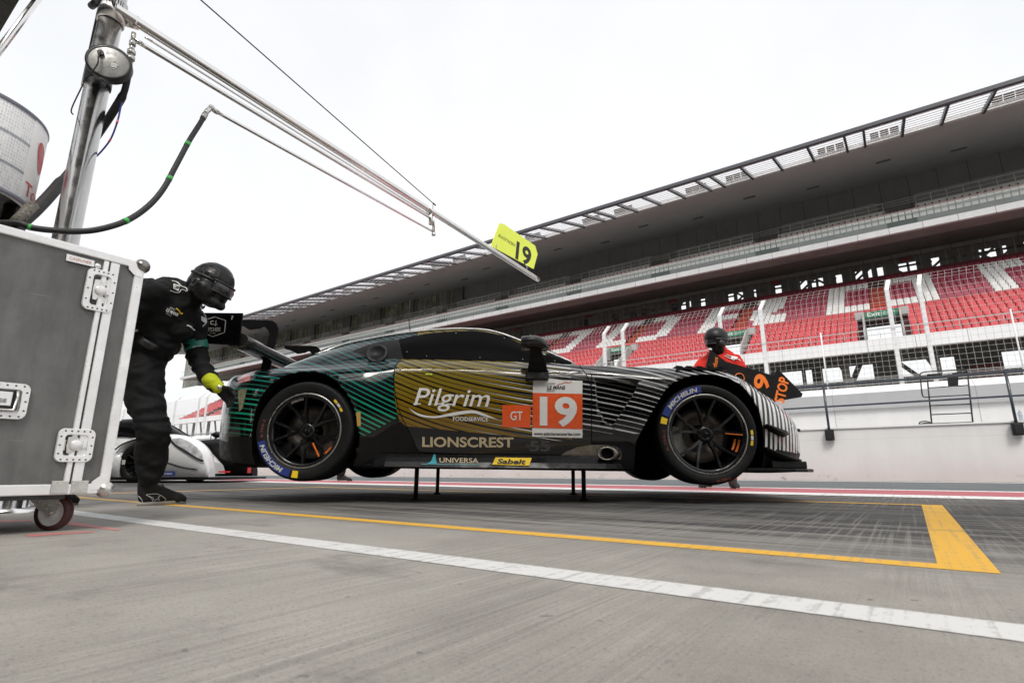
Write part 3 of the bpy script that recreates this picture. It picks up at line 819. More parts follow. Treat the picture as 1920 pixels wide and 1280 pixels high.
# ================================================================ RACE CAR  (car frame: x forward, y away from the camera, z up from the tyre bottoms)
def _solve_car():
    lo, hi = 2.0, 6.0
    for _ in range(60):
        d = (lo + hi) / 2
        a, b = Dp(569, 806, d), Dp(1328, 812.5, d - 2.70 * math.sin(R(1.5)))
        if (b - a).length < 2.70: lo = d
        else: hi = d
    return a, b
_ra, _fb = _solve_car()
HUBZ = .333
_pit = math.asin((_ra.z - _fb.z) / 2.70)
_rot = Matrix.Rotation(R(-1.5), 4, 'Z') @ Matrix.Rotation(_pit, 4, 'Y')
CAR = Matrix.Translation((_ra + _fb) / 2) @ _rot @ Matrix.Translation((0, 1.0, -HUBZ))
CARI = CAR.inverted()
_co = CARI @ CP
def tr(px, py, lat):
    d = CARI.to_3x3() @ ray(px, py)
    return _co + d * ((lat - _co.y) / d.y)

def mat_livery():
    t = NT('race_livery_paint'); o = t.obj(); x, y, z = t.sep(o)
    slope = [(-2.4, .08), (-1.84, .1), (-1.5, .2), (-1.3, .44), (-.93, .5), (-.72, .42), (-.5, .32), (-.2, .22), (.16, .16), (.52, .14), (.8, .2), (.95, .3), (1.25, .4), (2.4, .5)]
    N = 40; xs = [-2.4 + 4.8 * i / N for i in range(N + 1)]; g = [0.0]
    for i in range(N): g.append(g[-1] + (interp(slope, xs[i]) + interp(slope, xs[i + 1])) / 2 * 4.8 / N)
    fc = t.new('ShaderNodeFloatCurve'); cv = fc.mapping.curves[0]; GM = g[-1]
    sel = list(range(0, N + 1, 2))
    while len(cv.points) < len(sel): cv.points.new(.5, .5)
    for p, i in zip(cv.points, sel): p.location = (i / N, g[i] / GM)
    fc.mapping.update()
    t.link(t.mapr(x, -2.4, 2.4, 0, 1, False), fc.inputs['Value'])
    s1 = t.math('ADD', z, t.math('MULTIPLY', fc.outputs[0], GM))
    wob = t.math('MULTIPLY', t.math('SINE', t.math('MULTIPLY', z, 7.0)), .02)
    nose = t.mapr(x, 1.60, 1.66)
    s2 = t.math('MULTIPLY', t.math('ADD', x, t.math('MULTIPLY', t.math('POWER', t.math('MAXIMUM', t.math('SUBTRACT', z, .1), 0), 2.0), -.12)), .92)
    s = t.math('ADD', t.math('MULTIPLY', s1, t.math('SUBTRACT', 1.0, nose)), t.math('MULTIPLY', s2, nose))
    q = t.math('DIVIDE', s, .0345)
    ph = t.math('FRACT', q); idx = t.math('FLOOR', q)
    var = t.math('MULTIPLY', t.math('SINE', t.math('MULTIPLY', idx, 2.4)), .07)          # some lines a little wider
    dist = t.math('ABSOLUTE', t.math('SUBTRACT', ph, .5))                                 # 0 at the middle of a line
    def line(w):                                                                          # w = half width
        ww = t.math('ADD', w, var) if True else w
        d = t.math('SUBTRACT', ww, dist)
        return t.mapr(d, -.03, .03, 0, 1, False)
    black = (.003, .003, .0032)
    teal = t.mix(t.mapr(z, .35, .82), (.016, .30, .165), (.007, .115, .115))
    rear_w = t.mapr(x, -1.4, -.7, .12, .15, False)
    below = t.math('GREATER_THAN', t.math('SUBTRACT', z, t.math('MULTIPLY', t.math('SUBTRACT', x, -1.1), .62)), .205)
    below2 = t.math('GREATER_THAN', z, .30)
    rear = t.mix(t.math('MULTIPLY', t.math('MULTIPLY', line(rear_w), below), below2), black, teal)
    # front: white lines on black
    fw = t.mapr(x, 1.2, 1.7, .085, .24, False)
    front = t.mix(t.math('MULTIPLY', line(fw), t.math('GREATER_THAN', t.math('ADD', z, t.math('MULTIPLY', nose, .5)), .33)), black, t.mix(nose, (.52, .52, .52), (.76, .76, .76)))
    # door: gold bands that thin out towards the front, pale line at the band edge
    gold = t.mix(t.mapr(z, .36, .82), (.20, .115, .010), (.21, .155, .012))
    gw = t.mapr(x, -.1, .42, .37, .02, False)
    ph2 = t.math('FRACT', t.math('ADD', q, .36)); d2 = t.math('ABSOLUTE', t.math('SUBTRACT', ph2, .5))
    gl = t.mapr(t.math('SUBTRACT', t.math('ADD', gw, var), d2), -.03, .03, 0, 1, False)
    low = t.math('GREATER_THAN', t.math('ADD', z, t.math('MULTIPLY', x, .085)), .315)
    gl = t.math('MULTIPLY', gl, low)
    door = t.mix(gl, black, gold)
    wl = t.math('MULTIPLY', t.math('MULTIPLY', line(t.mapr(x, -.45, .3, 0.0, .11, False)), t.mapr(x, -.45, .1)), low)
    door = t.mix(wl, door, t.mix(t.mapr(x, -.3, .4), (.30, .26, .18), (.78, .78, .77)))
    # the seams between the three fields follow the door edge
    edge = t.math('ADD', -.775, t.math('MULTIPLY', t.math('POWER', t.math('SUBTRACT', z, .72), 2.0), .55))
    c = t.mix(t.math('GREATER_THAN', x, edge), rear, door)
    c = t.mix(t.math('GREATER_THAN', x, .46), c, front)
    dust = t.noise(o, 5.0, 5, .65)
    t.set(col=c, rough=t.mapr(dust, .3, .7, .14, .24), coat=.75, crough=.07, spec=.1)
    return t.m
M_LIV = mat_livery()
M_CBLK = mat('car_black_gloss', (.005, .005, .0055), .3, var=.25, nsc=5, coat=.08, spec=.12)
M_CMAT = mat('car_black_carbon', (.006, .006, .0063), .45, var=.25, nsc=8, spec=.2)
M_WELL = mat('wheel_well_black', (.0035, .0035, .0035), .9, spec=.1)
M_GLZ = mat('tinted_car_window', (.003, .003, .0033), .05, var=.1, spec=.03, rvar=.02)
M_TYRE = mat('tyre_rubber', (.0065, .0065, .0068), .6, var=.3, nsc=14, spec=.25, bump=.15, bsc=220, bdist=.001)
M_RIM = mat('black_wheel_metal', (.006, .006, .0065), .25, metal=.0, coat=.35, spec=.3, var=.2)
M_LIP = mat('machined_rim_lip', (.45, .44, .42), .3, metal=.9, var=.1)
M_DISC = mat('brake_disc_iron', (.17, .15, .135), .38, metal=.8, var=.15, nsc=20)
M_CALI = mat('brake_caliper', (.03, .03, .03), .4)
M_ORNG = mat('orange_marker_paint', (.75, .17, .015), .45)
M_BLUE = mat('blue_tyre_print', (.016, .035, .20), .5, var=.25, nsc=30)
M_PRNT = mat('silver_tyre_print', (.55, .55, .52), .55, var=.2, nsc=40)
M_YEL = mat('yellow_print', (.80, .55, .02), .5, var=.12)
M_SILV = mat('silver_vinyl', (.66, .63, .58), .3, var=.06, nsc=3)
M_WVIN = mat('white_vinyl', (.78, .77, .74), .3, var=.05, nsc=3)
M_OVIN = mat('orange_red_vinyl', (.80, .105, .022), .3, var=.05, nsc=3)
M_BVIN = mat('black_vinyl', (.012, .012, .012), .35)
M_GVIN = mat('gold_vinyl', (.52, .42, .25), .3, var=.06)
M_DVIN = mat('dark_grey_vinyl', (.05, .05, .05), .3)
M_TVIN = mat('turquoise_vinyl', (.03, .30, .36), .35)
M_PEWT = mat('worn_exhaust_steel', (.24, .22, .19), .32, metal=.9, var=.3, nsc=14)

# ---- body shell
def trt(lst): return [(tr(px, py, la), la) for px, py, la in lst]
roof = trt([(546, 686, -.68), (566, 674, -.665), (589, 662, -.65), (617, 650.5, -.635), (673, 635.5, -.61), (729, 625.5, -.595), (776, 619, -.585), (820, 615.5, -.58), (860, 614, -.58),
            (903, 615.5, -.585), (945, 624.5, -.60), (973, 634.5, -.62), (1003, 645, -.645), (1029, 655.5, -.67), (1057, 669.5, -.70), (1085, 682, -.73)])
shl = trt([(452, 703, -.80), (476, 695.5, -.86), (504, 692, -.885), (544, 688, -.885), (600, 686, -.87), (660, 681.5, -.85), (720, 677.5, -.84), (760, 675.5, -.835), (860, 676.5, -.825), (984, 680.5, -.825), (1084, 684.5, -.84),
           (1180, 687, -.865), (1260, 690.5, -.885), (1339, 693.5, -.895), (1376, 703, -.89), (1400, 716, -.875), (1430, 737, -.83), (1455, 753, -.76), (1474, 770, -.66), (1488, 789, -.54), (1496, 806, -.40)])
ZR_ = [(p.x, p.z) for p, l in roof]; WR_ = [(p.x, -l) for p, l in roof]
ZS_ = [(p.x, p.z) for p, l in shl]; WS_ = [(p.x, -l) for p, l in shl]
XR0, XR1 = ZR_[0][0], ZR_[-1][0]
W_ = [(-2.26, .30), (-2.22, .45), (-2.12, .66), (-2.0, .82), (-1.88, .92), (-1.72, .985), (-1.35, 1.01), (-1.0, .985), (-.75, .93), (-.45, .915), (0, .915), (.45, .92), (.75, .95), (.95, .985), (1.35, 1.0), (1.6, .985), (1.75, .955),
      (1.88, .89), (2.0, .79), (2.1, .66), (2.18, .50), (2.23, .34)]
ZB_ = [(-2.3, .20), (-1.9, .12), (-1.5, .10), (1.7, .085), (2.3, .10)]
def station(x):
    Wm = spline(W_, x); zs = spline(ZS_, x); ws = min(spline(WS_, x), Wm - .045); zb = spline(ZB_, x)
    if x < ZS_[0][0]: zs = ZS_[0][1] - .02 * min(1, (ZS_[0][0] - x) / .3)
    if x > ZS_[-1][0]: zs = ZS_[-1][1] - .10 * min(1, (x - ZS_[-1][0]) / .12)
    gh = 0.0
    if XR0 < x < XR1:
        zr = spline(ZR_, x); wr = spline(WR_, x)
        gh = max(0, min(1, (zr - zs - .005) / .06))
    zg = zs + .012 * gh - .0 ; wg = ws - .035
    zc = zs + .02 if x < 1.0 else zs + .02 - .05 * min(1, (x - 1.0) / .6)
    hood = [(wg * .86, zc - .012), (wg * .72, zc - .008), (wg * .55, zc), (wg * .3, zc + .008), (0, zc + .01)]
    if gh > 0:
        zt = zr + .045
        gg = [(wg + (wr - wg) * .40 + .012, zg + (zr - zg) * .45), (wr + .02, zr - .03 * min(1, (zr - zg) / .2)), (wr, zr), (wr * .66, zr + .032), (0, zt)]
        up = [(a[0] + (b[0] - a[0]) * gh, a[1] + (b[1] - a[1]) * gh) for a, b in zip(hood, gg)]
    else: up = hood
    h = zs - zb
    pr = [(0, zb), (Wm * .6, zb), (Wm - .085, zb), (Wm - .045, zb + .02), (Wm - .03, zb + .1), (Wm - .012, zb + h * .34), (Wm, zb + h * .55), (Wm - .008, zb + h * .74), (ws + (Wm - ws) * .62, zs - .062), (ws + .012, zs - .018), (ws - .012, zs + .001), (wg, zg)] + up
    return pr
def shell():
    xs = []
    x = -2.26
    while x < 2.23: xs.append(x); x += .03
    xs.append(2.23)
    rings = []
    for x in xs:
        pr = crom([Vec((x, -a, b)) for a, b in station(x)], 3)
        other = [Vec((p.x, -p.y, p.z)) for p in pr[-2:0:-1]]
        rings.append(pr + other)
    mb = MB(); mb.loft(rings, 0, True, True)
    return mb
def boolean(me_mb, cutters):
    me = me_mb.mesh('shell', [M_LIV, M_WELL])
    bm = bmesh.new(); bm.from_mesh(me); bmesh.ops.recalc_face_normals(bm, faces=bm.faces); bm.to_mesh(me); bm.free()
    o = bpy.data.objects.new('shell', me); COL.objects.link(o)
    tmp = []
    for c in cutters:
        cm = c.mesh('cutter', [M_LIV, M_WELL]); bm = bmesh.new(); bm.from_mesh(cm); bmesh.ops.recalc_face_normals(bm, faces=bm.faces); bm.to_mesh(cm); bm.free()
        co = bpy.data.objects.new('cutter', cm); COL.objects.link(co); tmp.append(co)
        md = o.modifiers.new('cut', 'BOOLEAN'); md.operation = 'DIFFERENCE'; md.solver = 'EXACT'; md.object = co
    dg = bpy.context.evaluated_depsgraph_get()
    out = bpy.data.meshes.new_from_object(o.evaluated_get(dg))
    out.materials.append(M_CMAT)
    for f in out.polygons:
        if f.material_index == 0 and (f.center.z < .275 - (.05 if f.center.x > 1.4 else 0)) : f.material_index = 2
    bpy.data.objects.remove(o)
    for c in tmp: bpy.data.objects.remove(c)
    return out
def wall_prism(pts, y0, y1, mi):
    c = MB(); c.prism([(x, y0, z) for x, z in pts], (0, y1 - y0, 0), mi); return c
def pxpoly(pp, lat): return [(q.x, q.z) for q in (tr(a, b, lat) for a, b in pp)]
ra = pxpoly([(472, 884), (466, 850), (468, 812), (474, 778), (486, 745), (505, 719), (528, 703), (552, 696), (580, 694.5), (606, 699), (630, 714), (649, 736), (662, 762), (669, 795), (670, 830), (662, 858), (652, 884)], -1.0)
fa = pxpoly([(1437, 888), (1439, 860), (1438.5, 826), (1435, 798), (1428, 770), (1415, 744), (1398, 722), (1372, 706), (1339, 699), (1310, 700), (1284, 707), (1262, 718), (1246, 733), (1228, 762), (1211, 790), (1199, 815), (1194, 838), (1192, 888)], -1.0)
cut = []
for s in (1, -1):
    for poly in (ra, fa):
        cut.append(wall_prism(poly, -s * 1.3, -s * .62, 1))
vent = pxpoly([(1118, 712), (1160, 711), (1199, 717), (1188, 738), (1166, 772), (1150, 797), (1136, 790), (1122, 764)], -.96)
for s in (1, -1): cut.append(wall_prism(vent, -s * 1.3, -s * .885, 0))
raw = shell()
bvh = BVHTree.FromPolygons([tuple(p) for p in raw.v], raw.f)
body_me = boolean(raw, cut)
LBL_CAR = 'black gold and teal striped GT race car numbered 19 raised on its air jacks'
car = thing('race_car', LBL_CAR, 'race car', frame=CAR)
body = build('body', body_me, None, car, None)
def onbody(px, py, off=.003, lat=-.94):
    hit = None
    for _ in range(3):
        q = tr(px, py, lat)
        h = bvh.ray_cast(Vec((q.x, -3, q.z)), Vec((0, 1, 0)))
        if h[0] is None: break
        hit = h; lat = h[0].y
    if hit is None: return tr(px, py, -.9)
    n = hit[1]
    if n.y > 0: n = -n
    return hit[0] + n * off
def sticker(name, poly, m, parent=None, off=.003, cell=9, thick=0.0):
    """a sheet cut to the outline (photo pixels) and laid on the shell"""
    xs = [p[0] for p in poly]; ys = [p[1] for p in poly]
    bm = bmesh.new(); f = bm.faces.new([bm.verts.new((a, b, 0)) for a, b in poly]); bmesh.ops.triangulate(bm, faces=[f])
    for a0, a1, nrm in ((min(xs), max(xs), (1, 0, 0)), (min(ys), max(ys), (0, 1, 0))):
        c = a0 + cell
        while c < a1:
            bmesh.ops.bisect_plane(bm, geom=bm.verts[:] + bm.edges[:] + bm.faces[:], dist=1e-5, plane_co=(c * nrm[0], c * nrm[1], 0), plane_no=nrm); c += cell
    for v in bm.verts: v.co = onbody(v.co.x, v.co.y, off)
    bmesh.ops.recalc_face_normals(bm, faces=bm.faces)
    if sum(f.normal.y for f in bm.faces) > 0: bmesh.ops.reverse_faces(bm, faces=bm.faces)
    for f in bm.faces: f.smooth = True
    me = bpy.data.meshes.new(name); bm.to_mesh(me); bm.free(); me.materials.append(m)
    return build(name, me, None, parent or car, None)
def seam(name, pts, r=.004, parent=None, k=4, off=0.0, m=None):
    q = crom([Vec((a, b, 0)) for a, b in pts], k)
    mb = MB(); mb.tube([onbody(p.x, p.y, off) for p in q], r, 6); return build(name, mb, m or M_WELL, parent or car, None)
def word(mb, s, px, py, w, h, mi=0, dx=(1, 0), dy=(0, -1), off=.005, cuts=10, **kw):
    """px,py = lower left corner in the photo, w,h in pixels"""
    put_text(mb, s, lambda a, b: onbody(px + dx[0] * a * w + dy[0] * b * h, py + dx[1] * a * w + dy[1] * b * h, off), mi, cuts=cuts, **kw)

# ---- door with its lettering
door_px = [(757, 676), (746, 679), (740, 692), (738.5, 706), (740, 730), (744, 752), (752, 778), (763, 800), (774, 822), (786, 846), (860, 850), (980, 853.5), (1108.5, 855.5), (1109, 800), (1109, 740), (1105, 716), (1098, 701), (1086, 684), (1030, 681.5), (984, 680), (900, 677.5), (820, 675.5)]
door = sticker('door', door_px, M_LIV, off=.0016, cell=7)
seam('door_seam', door_px[:13], .0035, door)
seam('door_seam', door_px[12:18], .0035, door)
mb = MB(); word(mb, 'LIONSCREST', 792, 837.5, 171, 19, dx=(1, .006), bold=.025, cuts=16); build('sponsor_lettering', mb, M_GVIN, door, None)
mb = MB(); word(mb, 'Pilgrim', 776, 770, 143, 43, shear=.28, bold=.006, cuts=16, dx=(1, .022))
# thick and thin strokes of a book face: slab feet
for (a, y) in ((777, 757), (820, 757), (838, 758)): mb.add([onbody(a - 2, y + 1, .005), onbody(a + 12, y + 1, .005), onbody(a + 12.5, y - 1.2, .005), onbody(a - 1.5, y - 1.2, .005)], [(0, 1, 2, 3)])
sw_t = crom([Vec((a, b, 0)) for a, b in ((766, 764), (785, 775), (815, 780), (850, 773), (885, 769), (910, 776), (934, 787))], 5)
sw_b = crom([Vec((a, b, 0)) for a, b in ((766, 764), (783, 778), (812, 783.5), (850, 779), (885, 774.5), (908, 780), (934, 787))], 5)
mb.grid([[onbody(p.x, p.y, .005) for p in sw_t], [onbody(p.x, p.y, .005) for p in sw_b]])
build('sponsor_lettering', mb, M_WVIN, door, None)
mb = MB(); word(mb, 'FOODSERVICE', 849.5, 788.6, 66, 7.6, dx=(1, .012), bold=.01); build('sponsor_lettering', mb, M_WVIN, door, None)
mb = MB(); word(mb, 'ACADEMY', 985, 838, 56, 6, bold=.02); word(mb, '55', 993, 846, 38, 20, bold=.03); build('sponsor_lettering', mb, M_DVIN, door, None)
gt = sticker('class_panel', [(942, 759), (995, 759.5), (994.5, 801.5), (941.5, 800)], M_OVIN, door, .0045)
mb = MB(); word(mb, 'GT', 957, 787.5, 23, 16.5, off=.007, bold=.012); build('lettering', mb, M_WVIN, gt, None) if False else build('class_lettering', mb, M_WVIN, door, None)
nb = sticker('number_panel', [(999.5, 711), (1092, 714), (1092, 820.5), (998, 818)], M_WVIN, door, .0045)
sticker('number_field', [(999.2, 736.5), (1092, 738.5), (1092, 804), (998.3, 801.5)], M_OVIN, door, .0065)
mb = MB(); word(mb, '19', 1012, 799, 70, 56, dx=(1, .02), off=.009, bold=.035); build('number_lettering', mb, M_WVIN, door, None)
mb = MB(); word(mb, 'www.asianlemansseries.com', 1001, 815.5, 87, 6.5, dx=(1, .012), off=.007, bold=.02, cuts=14)
build('web_lettering', mb, M_BVIN, door, None); mb = MB(); word(mb, 'LE MANS', 1026, 730, 34, 7, dx=(1, .02), off=.007, bold=.03, shear=.15); word(mb, 'ASIAN', 1028, 721.5, 13, 4, off=.007, shear=.1); word(mb, 'SERIES', 1025, 734.5, 15.5, 4, off=.007, shear=.1)
build('panel_lettering', mb, M_BVIN, door, None)
mb = MB(); mb.tube([onbody(a, b, .007) for a, b in ((1044, 723), (1050, 720), (1054, 719), (1060, 716.5), (1066, 717.5), (1072, 716))], .0022, 5); build('red_swoosh', mb, M_OVIN, door, None)
hd = seam('door_handle', [(775, 700), (790, 698.5), (812, 699.5), (818, 702), (806, 704.5), (785, 704), (775, 701)], .002, door)
sticker('handle_pull', [(798, 700), (809, 700), (809, 699), (811, 701.5), (809, 704), (809, 703), (798, 703)], mat('neon_yellow_tape', (.62, .70, .03), .5), door, .005)
seam('gold_pinstripe', [(763, 800), (830, 806), (900, 811.5), (962, 816)], .0015, door, m=M_GVIN)

# ---- glass and roof side
sw = [(758, 673), (752, 655), (747, 636), (775, 629), (804, 624.5), (830, 622), (855, 620.5), (880, 620), (903, 621), (926, 625), (945, 629.5), (965, 638), (984, 647), (1005, 657), (1026, 668), (1040, 676), (1042, 680), (984, 678), (900, 675.5), (820, 673.5)]
win = sticker('side_window', sw, M_GLZ, off=.003, cell=7)
seam('window_seam', [(747, 636), (752, 655), (757, 673)], .003, win)
mb = MB()
for a, b in ((751.5, 623 + 8), (784, 629), (855, 624.5), (945, 634), (763, 660), (800, 668), (900, 671), (980, 674), (1040, 677)): q = onbody(a, b, .004); mb.ball(q, .005, 4)
build('window_rivet', mb, M_LIP, win, None)
qw = sticker('quarter_window', [(1022, 662), (1032, 664), (1055, 672), (1076, 680.5), (1042, 680.5), (1030, 676)], M_GLZ, off=.004, cell=6)
sticker('pillar_panel', [(662, 657), (690, 646), (712, 640), (746, 636.5), (751, 655), (757, 673), (730, 671), (708, 680), (690, 668)], M_CMAT, off=.0022, cell=6)
mb = MB(); c = onbody(707, 664, 0); nrm = Vec((0, -.93, .36)).normalized()
mb.lathe([(.0, .004), (.048, .004), (.052, .012), (.058, .012), (.060, .018), (.074, .02), (.080, .012), (.080, -.01)], c, nrm, 28); build('fuel_filler', mb, M_BLACK, car, None)
mb = MB()
P = [[None] * 13 for _ in range(11)]
for i in range(11):
    for j in range(13):
        yv = -.62 + 1.24 * j / 12; x0 = .40 - .10 * (yv / .62) ** 2; x1 = .92 - .18 * (yv / .62) ** 2; xv = x0 + (x1 - x0) * i / 10
        h = bvh.ray_cast(Vec((xv, yv, 3)), Vec((0, 0, -1))); P[i][j] = h[0] + h[1] * (.004 if h[1].z > 0 else -.004)
mb.grid(P); build('windscreen', mb, M_GLZ, car, None)
seam('roof_edge_glint', [(589, 663.5), (640, 645), (700, 632.5), (760, 623), (820, 617.5), (880, 616), (930, 622), (975, 638), (1020, 656), (1078, 681)], .008, car, 4, .002, mat('pale_roof_glint', (.75, .76, .74), .22, metal=.6, var=.1))  # added pale tube standing in for the sky glint along the roof edge
# ---- black lower body: skirt, exhaust, rear corner
mb = MB()
z0, z1 = tr(900, 879.5, -1.0).z, tr(900, 852, -.98).z
xa, xb = tr(656, 870, -1).x, tr(1180, 870, -1).x
def skirt(s):
    m = MB(); prof = [(.80, z0), (.985, z0), (1.0, z0 + .012), (.985, z0 + .045), (.955, z1 - .02), (.93, z1), (.80, z1 + .01)]
    rings = []
    for i in range(25):
        t = i / 24; x = xa + (xb - xa) * t; k = .5 + .5 * min(1, t * 9, (1 - t) * 12)
        rings.append([(x, -s * (.80 + (a - .80) * k), b) for a, b in prof])
    m.loft(rings, 0, True, False, flip=(s > 0)); return m
sk = build('side_skirt', skirt(1), M_CBLK, car, None); build('side_skirt', skirt(-1), M_CBLK, car, None)
def onskirt(px, py):
    q = tr(px, py, -.975); t = (q.z - (z0 + .045)) / (z1 - .02 - z0 - .045); la = -.985 + .03 * max(-.5, min(1.2, t)); q = tr(px, py, la - .003); return q
mb = MB(); put_text(mb, 'UNIVERSA', lambda a, b: onskirt(824 + 73 * a, 866.5 - 9 * b + a * 1.2), bold=.005); build('sponsor_lettering', mb, M_GVIN, sk, None)
mb = MB(); tri = crom([Vec((a, b, 0)) for a, b in ((800, 868.8), (808, 864), (813, 852))], 4) + [Vec((816, 851, 0))]
q = [onskirt(p.x, p.y) for p in tri] + [onskirt(819, 869)]; mb.add(q, [tuple(range(len(q)))]); mb.add([onskirt(a, b) for a, b in ((790, 869.2), (898, 870.2), (898, 871), (790, 870))], [(0, 1, 2, 3)]); build('sponsor_emblem', mb, M_TVIN, sk, None)
mb = MB(); mb.add([onskirt(a, b) for a, b in ((929, 857), (997, 858), (992, 872.5), (923, 870.5))], [(0, 1, 2, 3)]); build('yellow_label', mb, M_YEL, sk, None)
mb = MB(); put_text(mb, 'Sabelt', lambda a, b: onskirt(932 + 54 * a, 869 - 9.5 * b + a) + Vec((0, -.003, 0)), shear=.2, bold=.03); build('sponsor_lettering', mb, M_BVIN, sk, None)
sticker('heat_shield', [(1048, 855), (1062, 846), (1082, 838), (1110, 833.5), (1142, 834), (1160, 840), (1166, 852), (1164, 861), (1110, 857), (1070, 856)], M_PEWT, off=.006, cell=6)
def oval(c, rx, rz, n=24, tilt=0): return [c + Vec((rx * math.cos(2 * PI * j / n), 0, rz * math.sin(2 * PI * j / n))) for j in range(n)]
e0 = tr(1150, 848, -.90); e1 = tr(1137, 850, -.99)
mb = MB(); mb.loft([oval(e0, .075, .05), oval(e0 + (e1 - e0) * .7, .068, .046), oval(e1, .058, .042), oval(e1 + Vec((0, .004, 0)), .050, .035), oval(e0, .048, .033)], 0, False, True); 
ex = build('exhaust', mb, M_PEWT, car, None)
mb = MB(); mb.loft([oval(e1 + Vec((0, .03, 0)), .05, .036), oval(e1 + Vec((0, .031, 0)), .001, .001)], 0, False); build('exhaust_bore', mb, M_WELL, ex, None)
seam('panel_seam', [(1109, 700), (1109, 760), (1109, 855)], .003)
seam('panel_seam', [(634, 711), (650, 709.5), (680, 704.5)], .0025)
# raised blade behind the front wheel with its louvre edge
sticker('fender_blade', [(1199, 716), (1212, 714.5), (1250, 727), (1240, 742), (1222, 772), (1206, 800), (1197, 818), (1190, 832), (1168, 822), (1150, 800), (1170, 770), (1190, 738)], M_LIV, off=.012, cell=5)
seam('blade_edge', [(1150, 800), (1170, 770), (1190, 738), (1199, 716)], .006, None, 4, .006, M_LIV)
# rear quarter: duct in front of the rear wheel, marker, tail lamp, lower corner
sticker('brake_duct', [(735, 797), (752, 790), (762, 800), (775, 826), (784, 848), (668, 849), (668, 840), (700, 820)], M_CMAT, off=.002, cell=7)
sticker('side_marker', [(668, 772), (676, 772), (677, 798), (670, 799)], mat('amber_marker', (.5, .30, .08), .35), off=.006, cell=4)
tl = [(447, 704), (470, 701.5), (470, 713), (449, 720)]
mb = MB()
def corner(px, py, off=.004):
    """point of the shell met by the sight line"""
    d = (CARI.to_3x3() @ ray(px, py)).normalized(); h = bvh.ray_cast(_co, d)
    if h[0] is None: return None
    n = h[1] if h[1].dot(d) < 0 else -h[1]
    return h[0] + n * off
def sheet_on(name, poly, m, parent=None, off=.004, nx=8, ny=5):
    (a, b, c, d) = poly; P = []
    for i in range(ny + 1):
        row = []
        for j in range(nx + 1):
            u, v = j / nx, i / ny
            px = (a[0] * (1 - u) + b[0] * u) * (1 - v) + (d[0] * (1 - u) + c[0] * u) * v; py = (a[1] * (1 - u) + b[1] * u) * (1 - v) + (d[1] * (1 - u) + c[1] * u) * v
            row.append(corner(px, py, off))
        P.append(row)
    if any(q is None for r_ in P for q in r_): print('MISS', name); return None
    mb = MB(); mb.grid(P); return build(name, mb, m, parent or car, None)
sheet_on('tail_lamp', [(447, 705), (471, 702), (470, 713.5), (448, 719)], mat('red_tail_lamp', (.50, .10, .09), .15, coat=.5))
sheet_on('lamp_trim', [(447, 701.5), (473, 698.5), (472, 702), (447, 705)], M_CBLK)
sheet_on('bumper_patch', [(447, 731), (464, 728), (456, 765), (449, 772)], mat('crinkled_foil_patch', (.20, .19, .12), .3, var=.6, nsc=60))
sheet_on('headlight', [(1413, 734), (1443, 742), (1452, 760), (1424, 757)], mat('headlight_lens', (.5, .5, .52), .06, var=.25, nsc=12, coat=.6))
# rear diffuser block
mb = MB(); dz = tr(465, 876, -.8).z; xr = tr(440, 860, -.80).x; xc = tr(440, 860, -.45).x
for sg in (-1, 1):
    mb.prism([(xr, sg * .80, dz), (-1.45, sg * .93, dz), (-1.45, sg * .93, dz + .16), (xr + .02, sg * .84, dz + .23), (xr - .01, sg * .80, dz + .20)], (0, -sg * .03, 0))
mb.hexa([(xr, -.78, dz + .02), (-1.5, -.78, dz), (-1.5, .78, dz), (xr, .78, dz + .02), (xr, -.78, dz + .06), (-1.5, -.78, dz + .03), (-1.5, .78, dz + .03), (xr, .78, dz + .06)])
for k in (-.45, -.15, .15, .45): mb.box((xr - .08, k, dz), (-1.6, k + .012, dz + .16))
build('diffuser', mb, M_CMAT, car, None)
# splitter, dive planes, fender louvres
sp = [tr(px, py, la) for px, py, la in ((1405, 881, -.96), (1450, 881, -.96), (1500, 880, -.90))]
zsp = tr(1450, 884, -.97).z
out = [(1.42, -.97), (1.80, -.975), (1.92, -.95), (2.03, -.88), (2.14, -.74), (2.22, -.5), (2.25, 0)]
pl = [(x, y) for x, y in out] + [(x, -y) for x, y in out[-2::-1]]
mb = MB(); mb.prism([(x, y, zsp) for x, y in pl], (0, 0, .022)); build('splitter', mb, M_CMAT, car, None, bevel=.006)
for s in (1, -1):
    mb = MB(); mb.prism([(1.76, -s * .97, zsp + .022), (2.03, -s * .88, zsp + .022), (2.06, -s * .80, zsp + .022), (1.76, -s * .88, zsp + .022)], (0, 0, .048)); build('splitter_block', mb, M_CMAT, car, None, bevel=.008)
def dive(pts_top, s):
    mb = MB(); P = []
    a = [tr(px, py, la) for px, py, la in pts_top]
    top = [Vec((p.x, p.y * s, p.z)) for p in a]; rt = [Vec((p.x - .03, (p.y + .17) * s, p.z - .045)) for p in a]; bot = [p + Vec((0, 0, -.012)) for p in top]; rb = [p + Vec((0, 0, -.015)) for p in rt]
    mb.loft([[top[i], rt[i], rb[i], bot[i]] for i in range(len(a))], 0, True, True); return mb
for s in (1, -1):
    build('dive_plane', dive([(1438, 794, -.99), (1452, 800, -1.0), (1466, 807, -.97), (1479, 811, -.90)], s), M_CMAT, car, None)
    build('dive_plane', dive([(1437, 837, -.99), (1455, 845, -1.01), (1478, 854, -.99), (1496, 859, -.92), (1503, 861, -.86)], s), M_CMAT, car, None)
    pass
mb = MB()
for (a, b, c, d) in ((1440, 797, 1467, 819), (1442, 843, 1467, 866)):
    q = [corner(x, y, .006) for x, y in ((a, b), (c + 5, b + 12), (c, d), (a + 12, b + 9))]
    if all(q): mb.add(q + [p + Vec((0, -.03, 0)) for p in q], [(0, 1, 2, 3), (7, 6, 5, 4), (0, 4, 5, 1), (1, 5, 6, 2), (2, 6, 7, 3), (3, 7, 4, 0)])
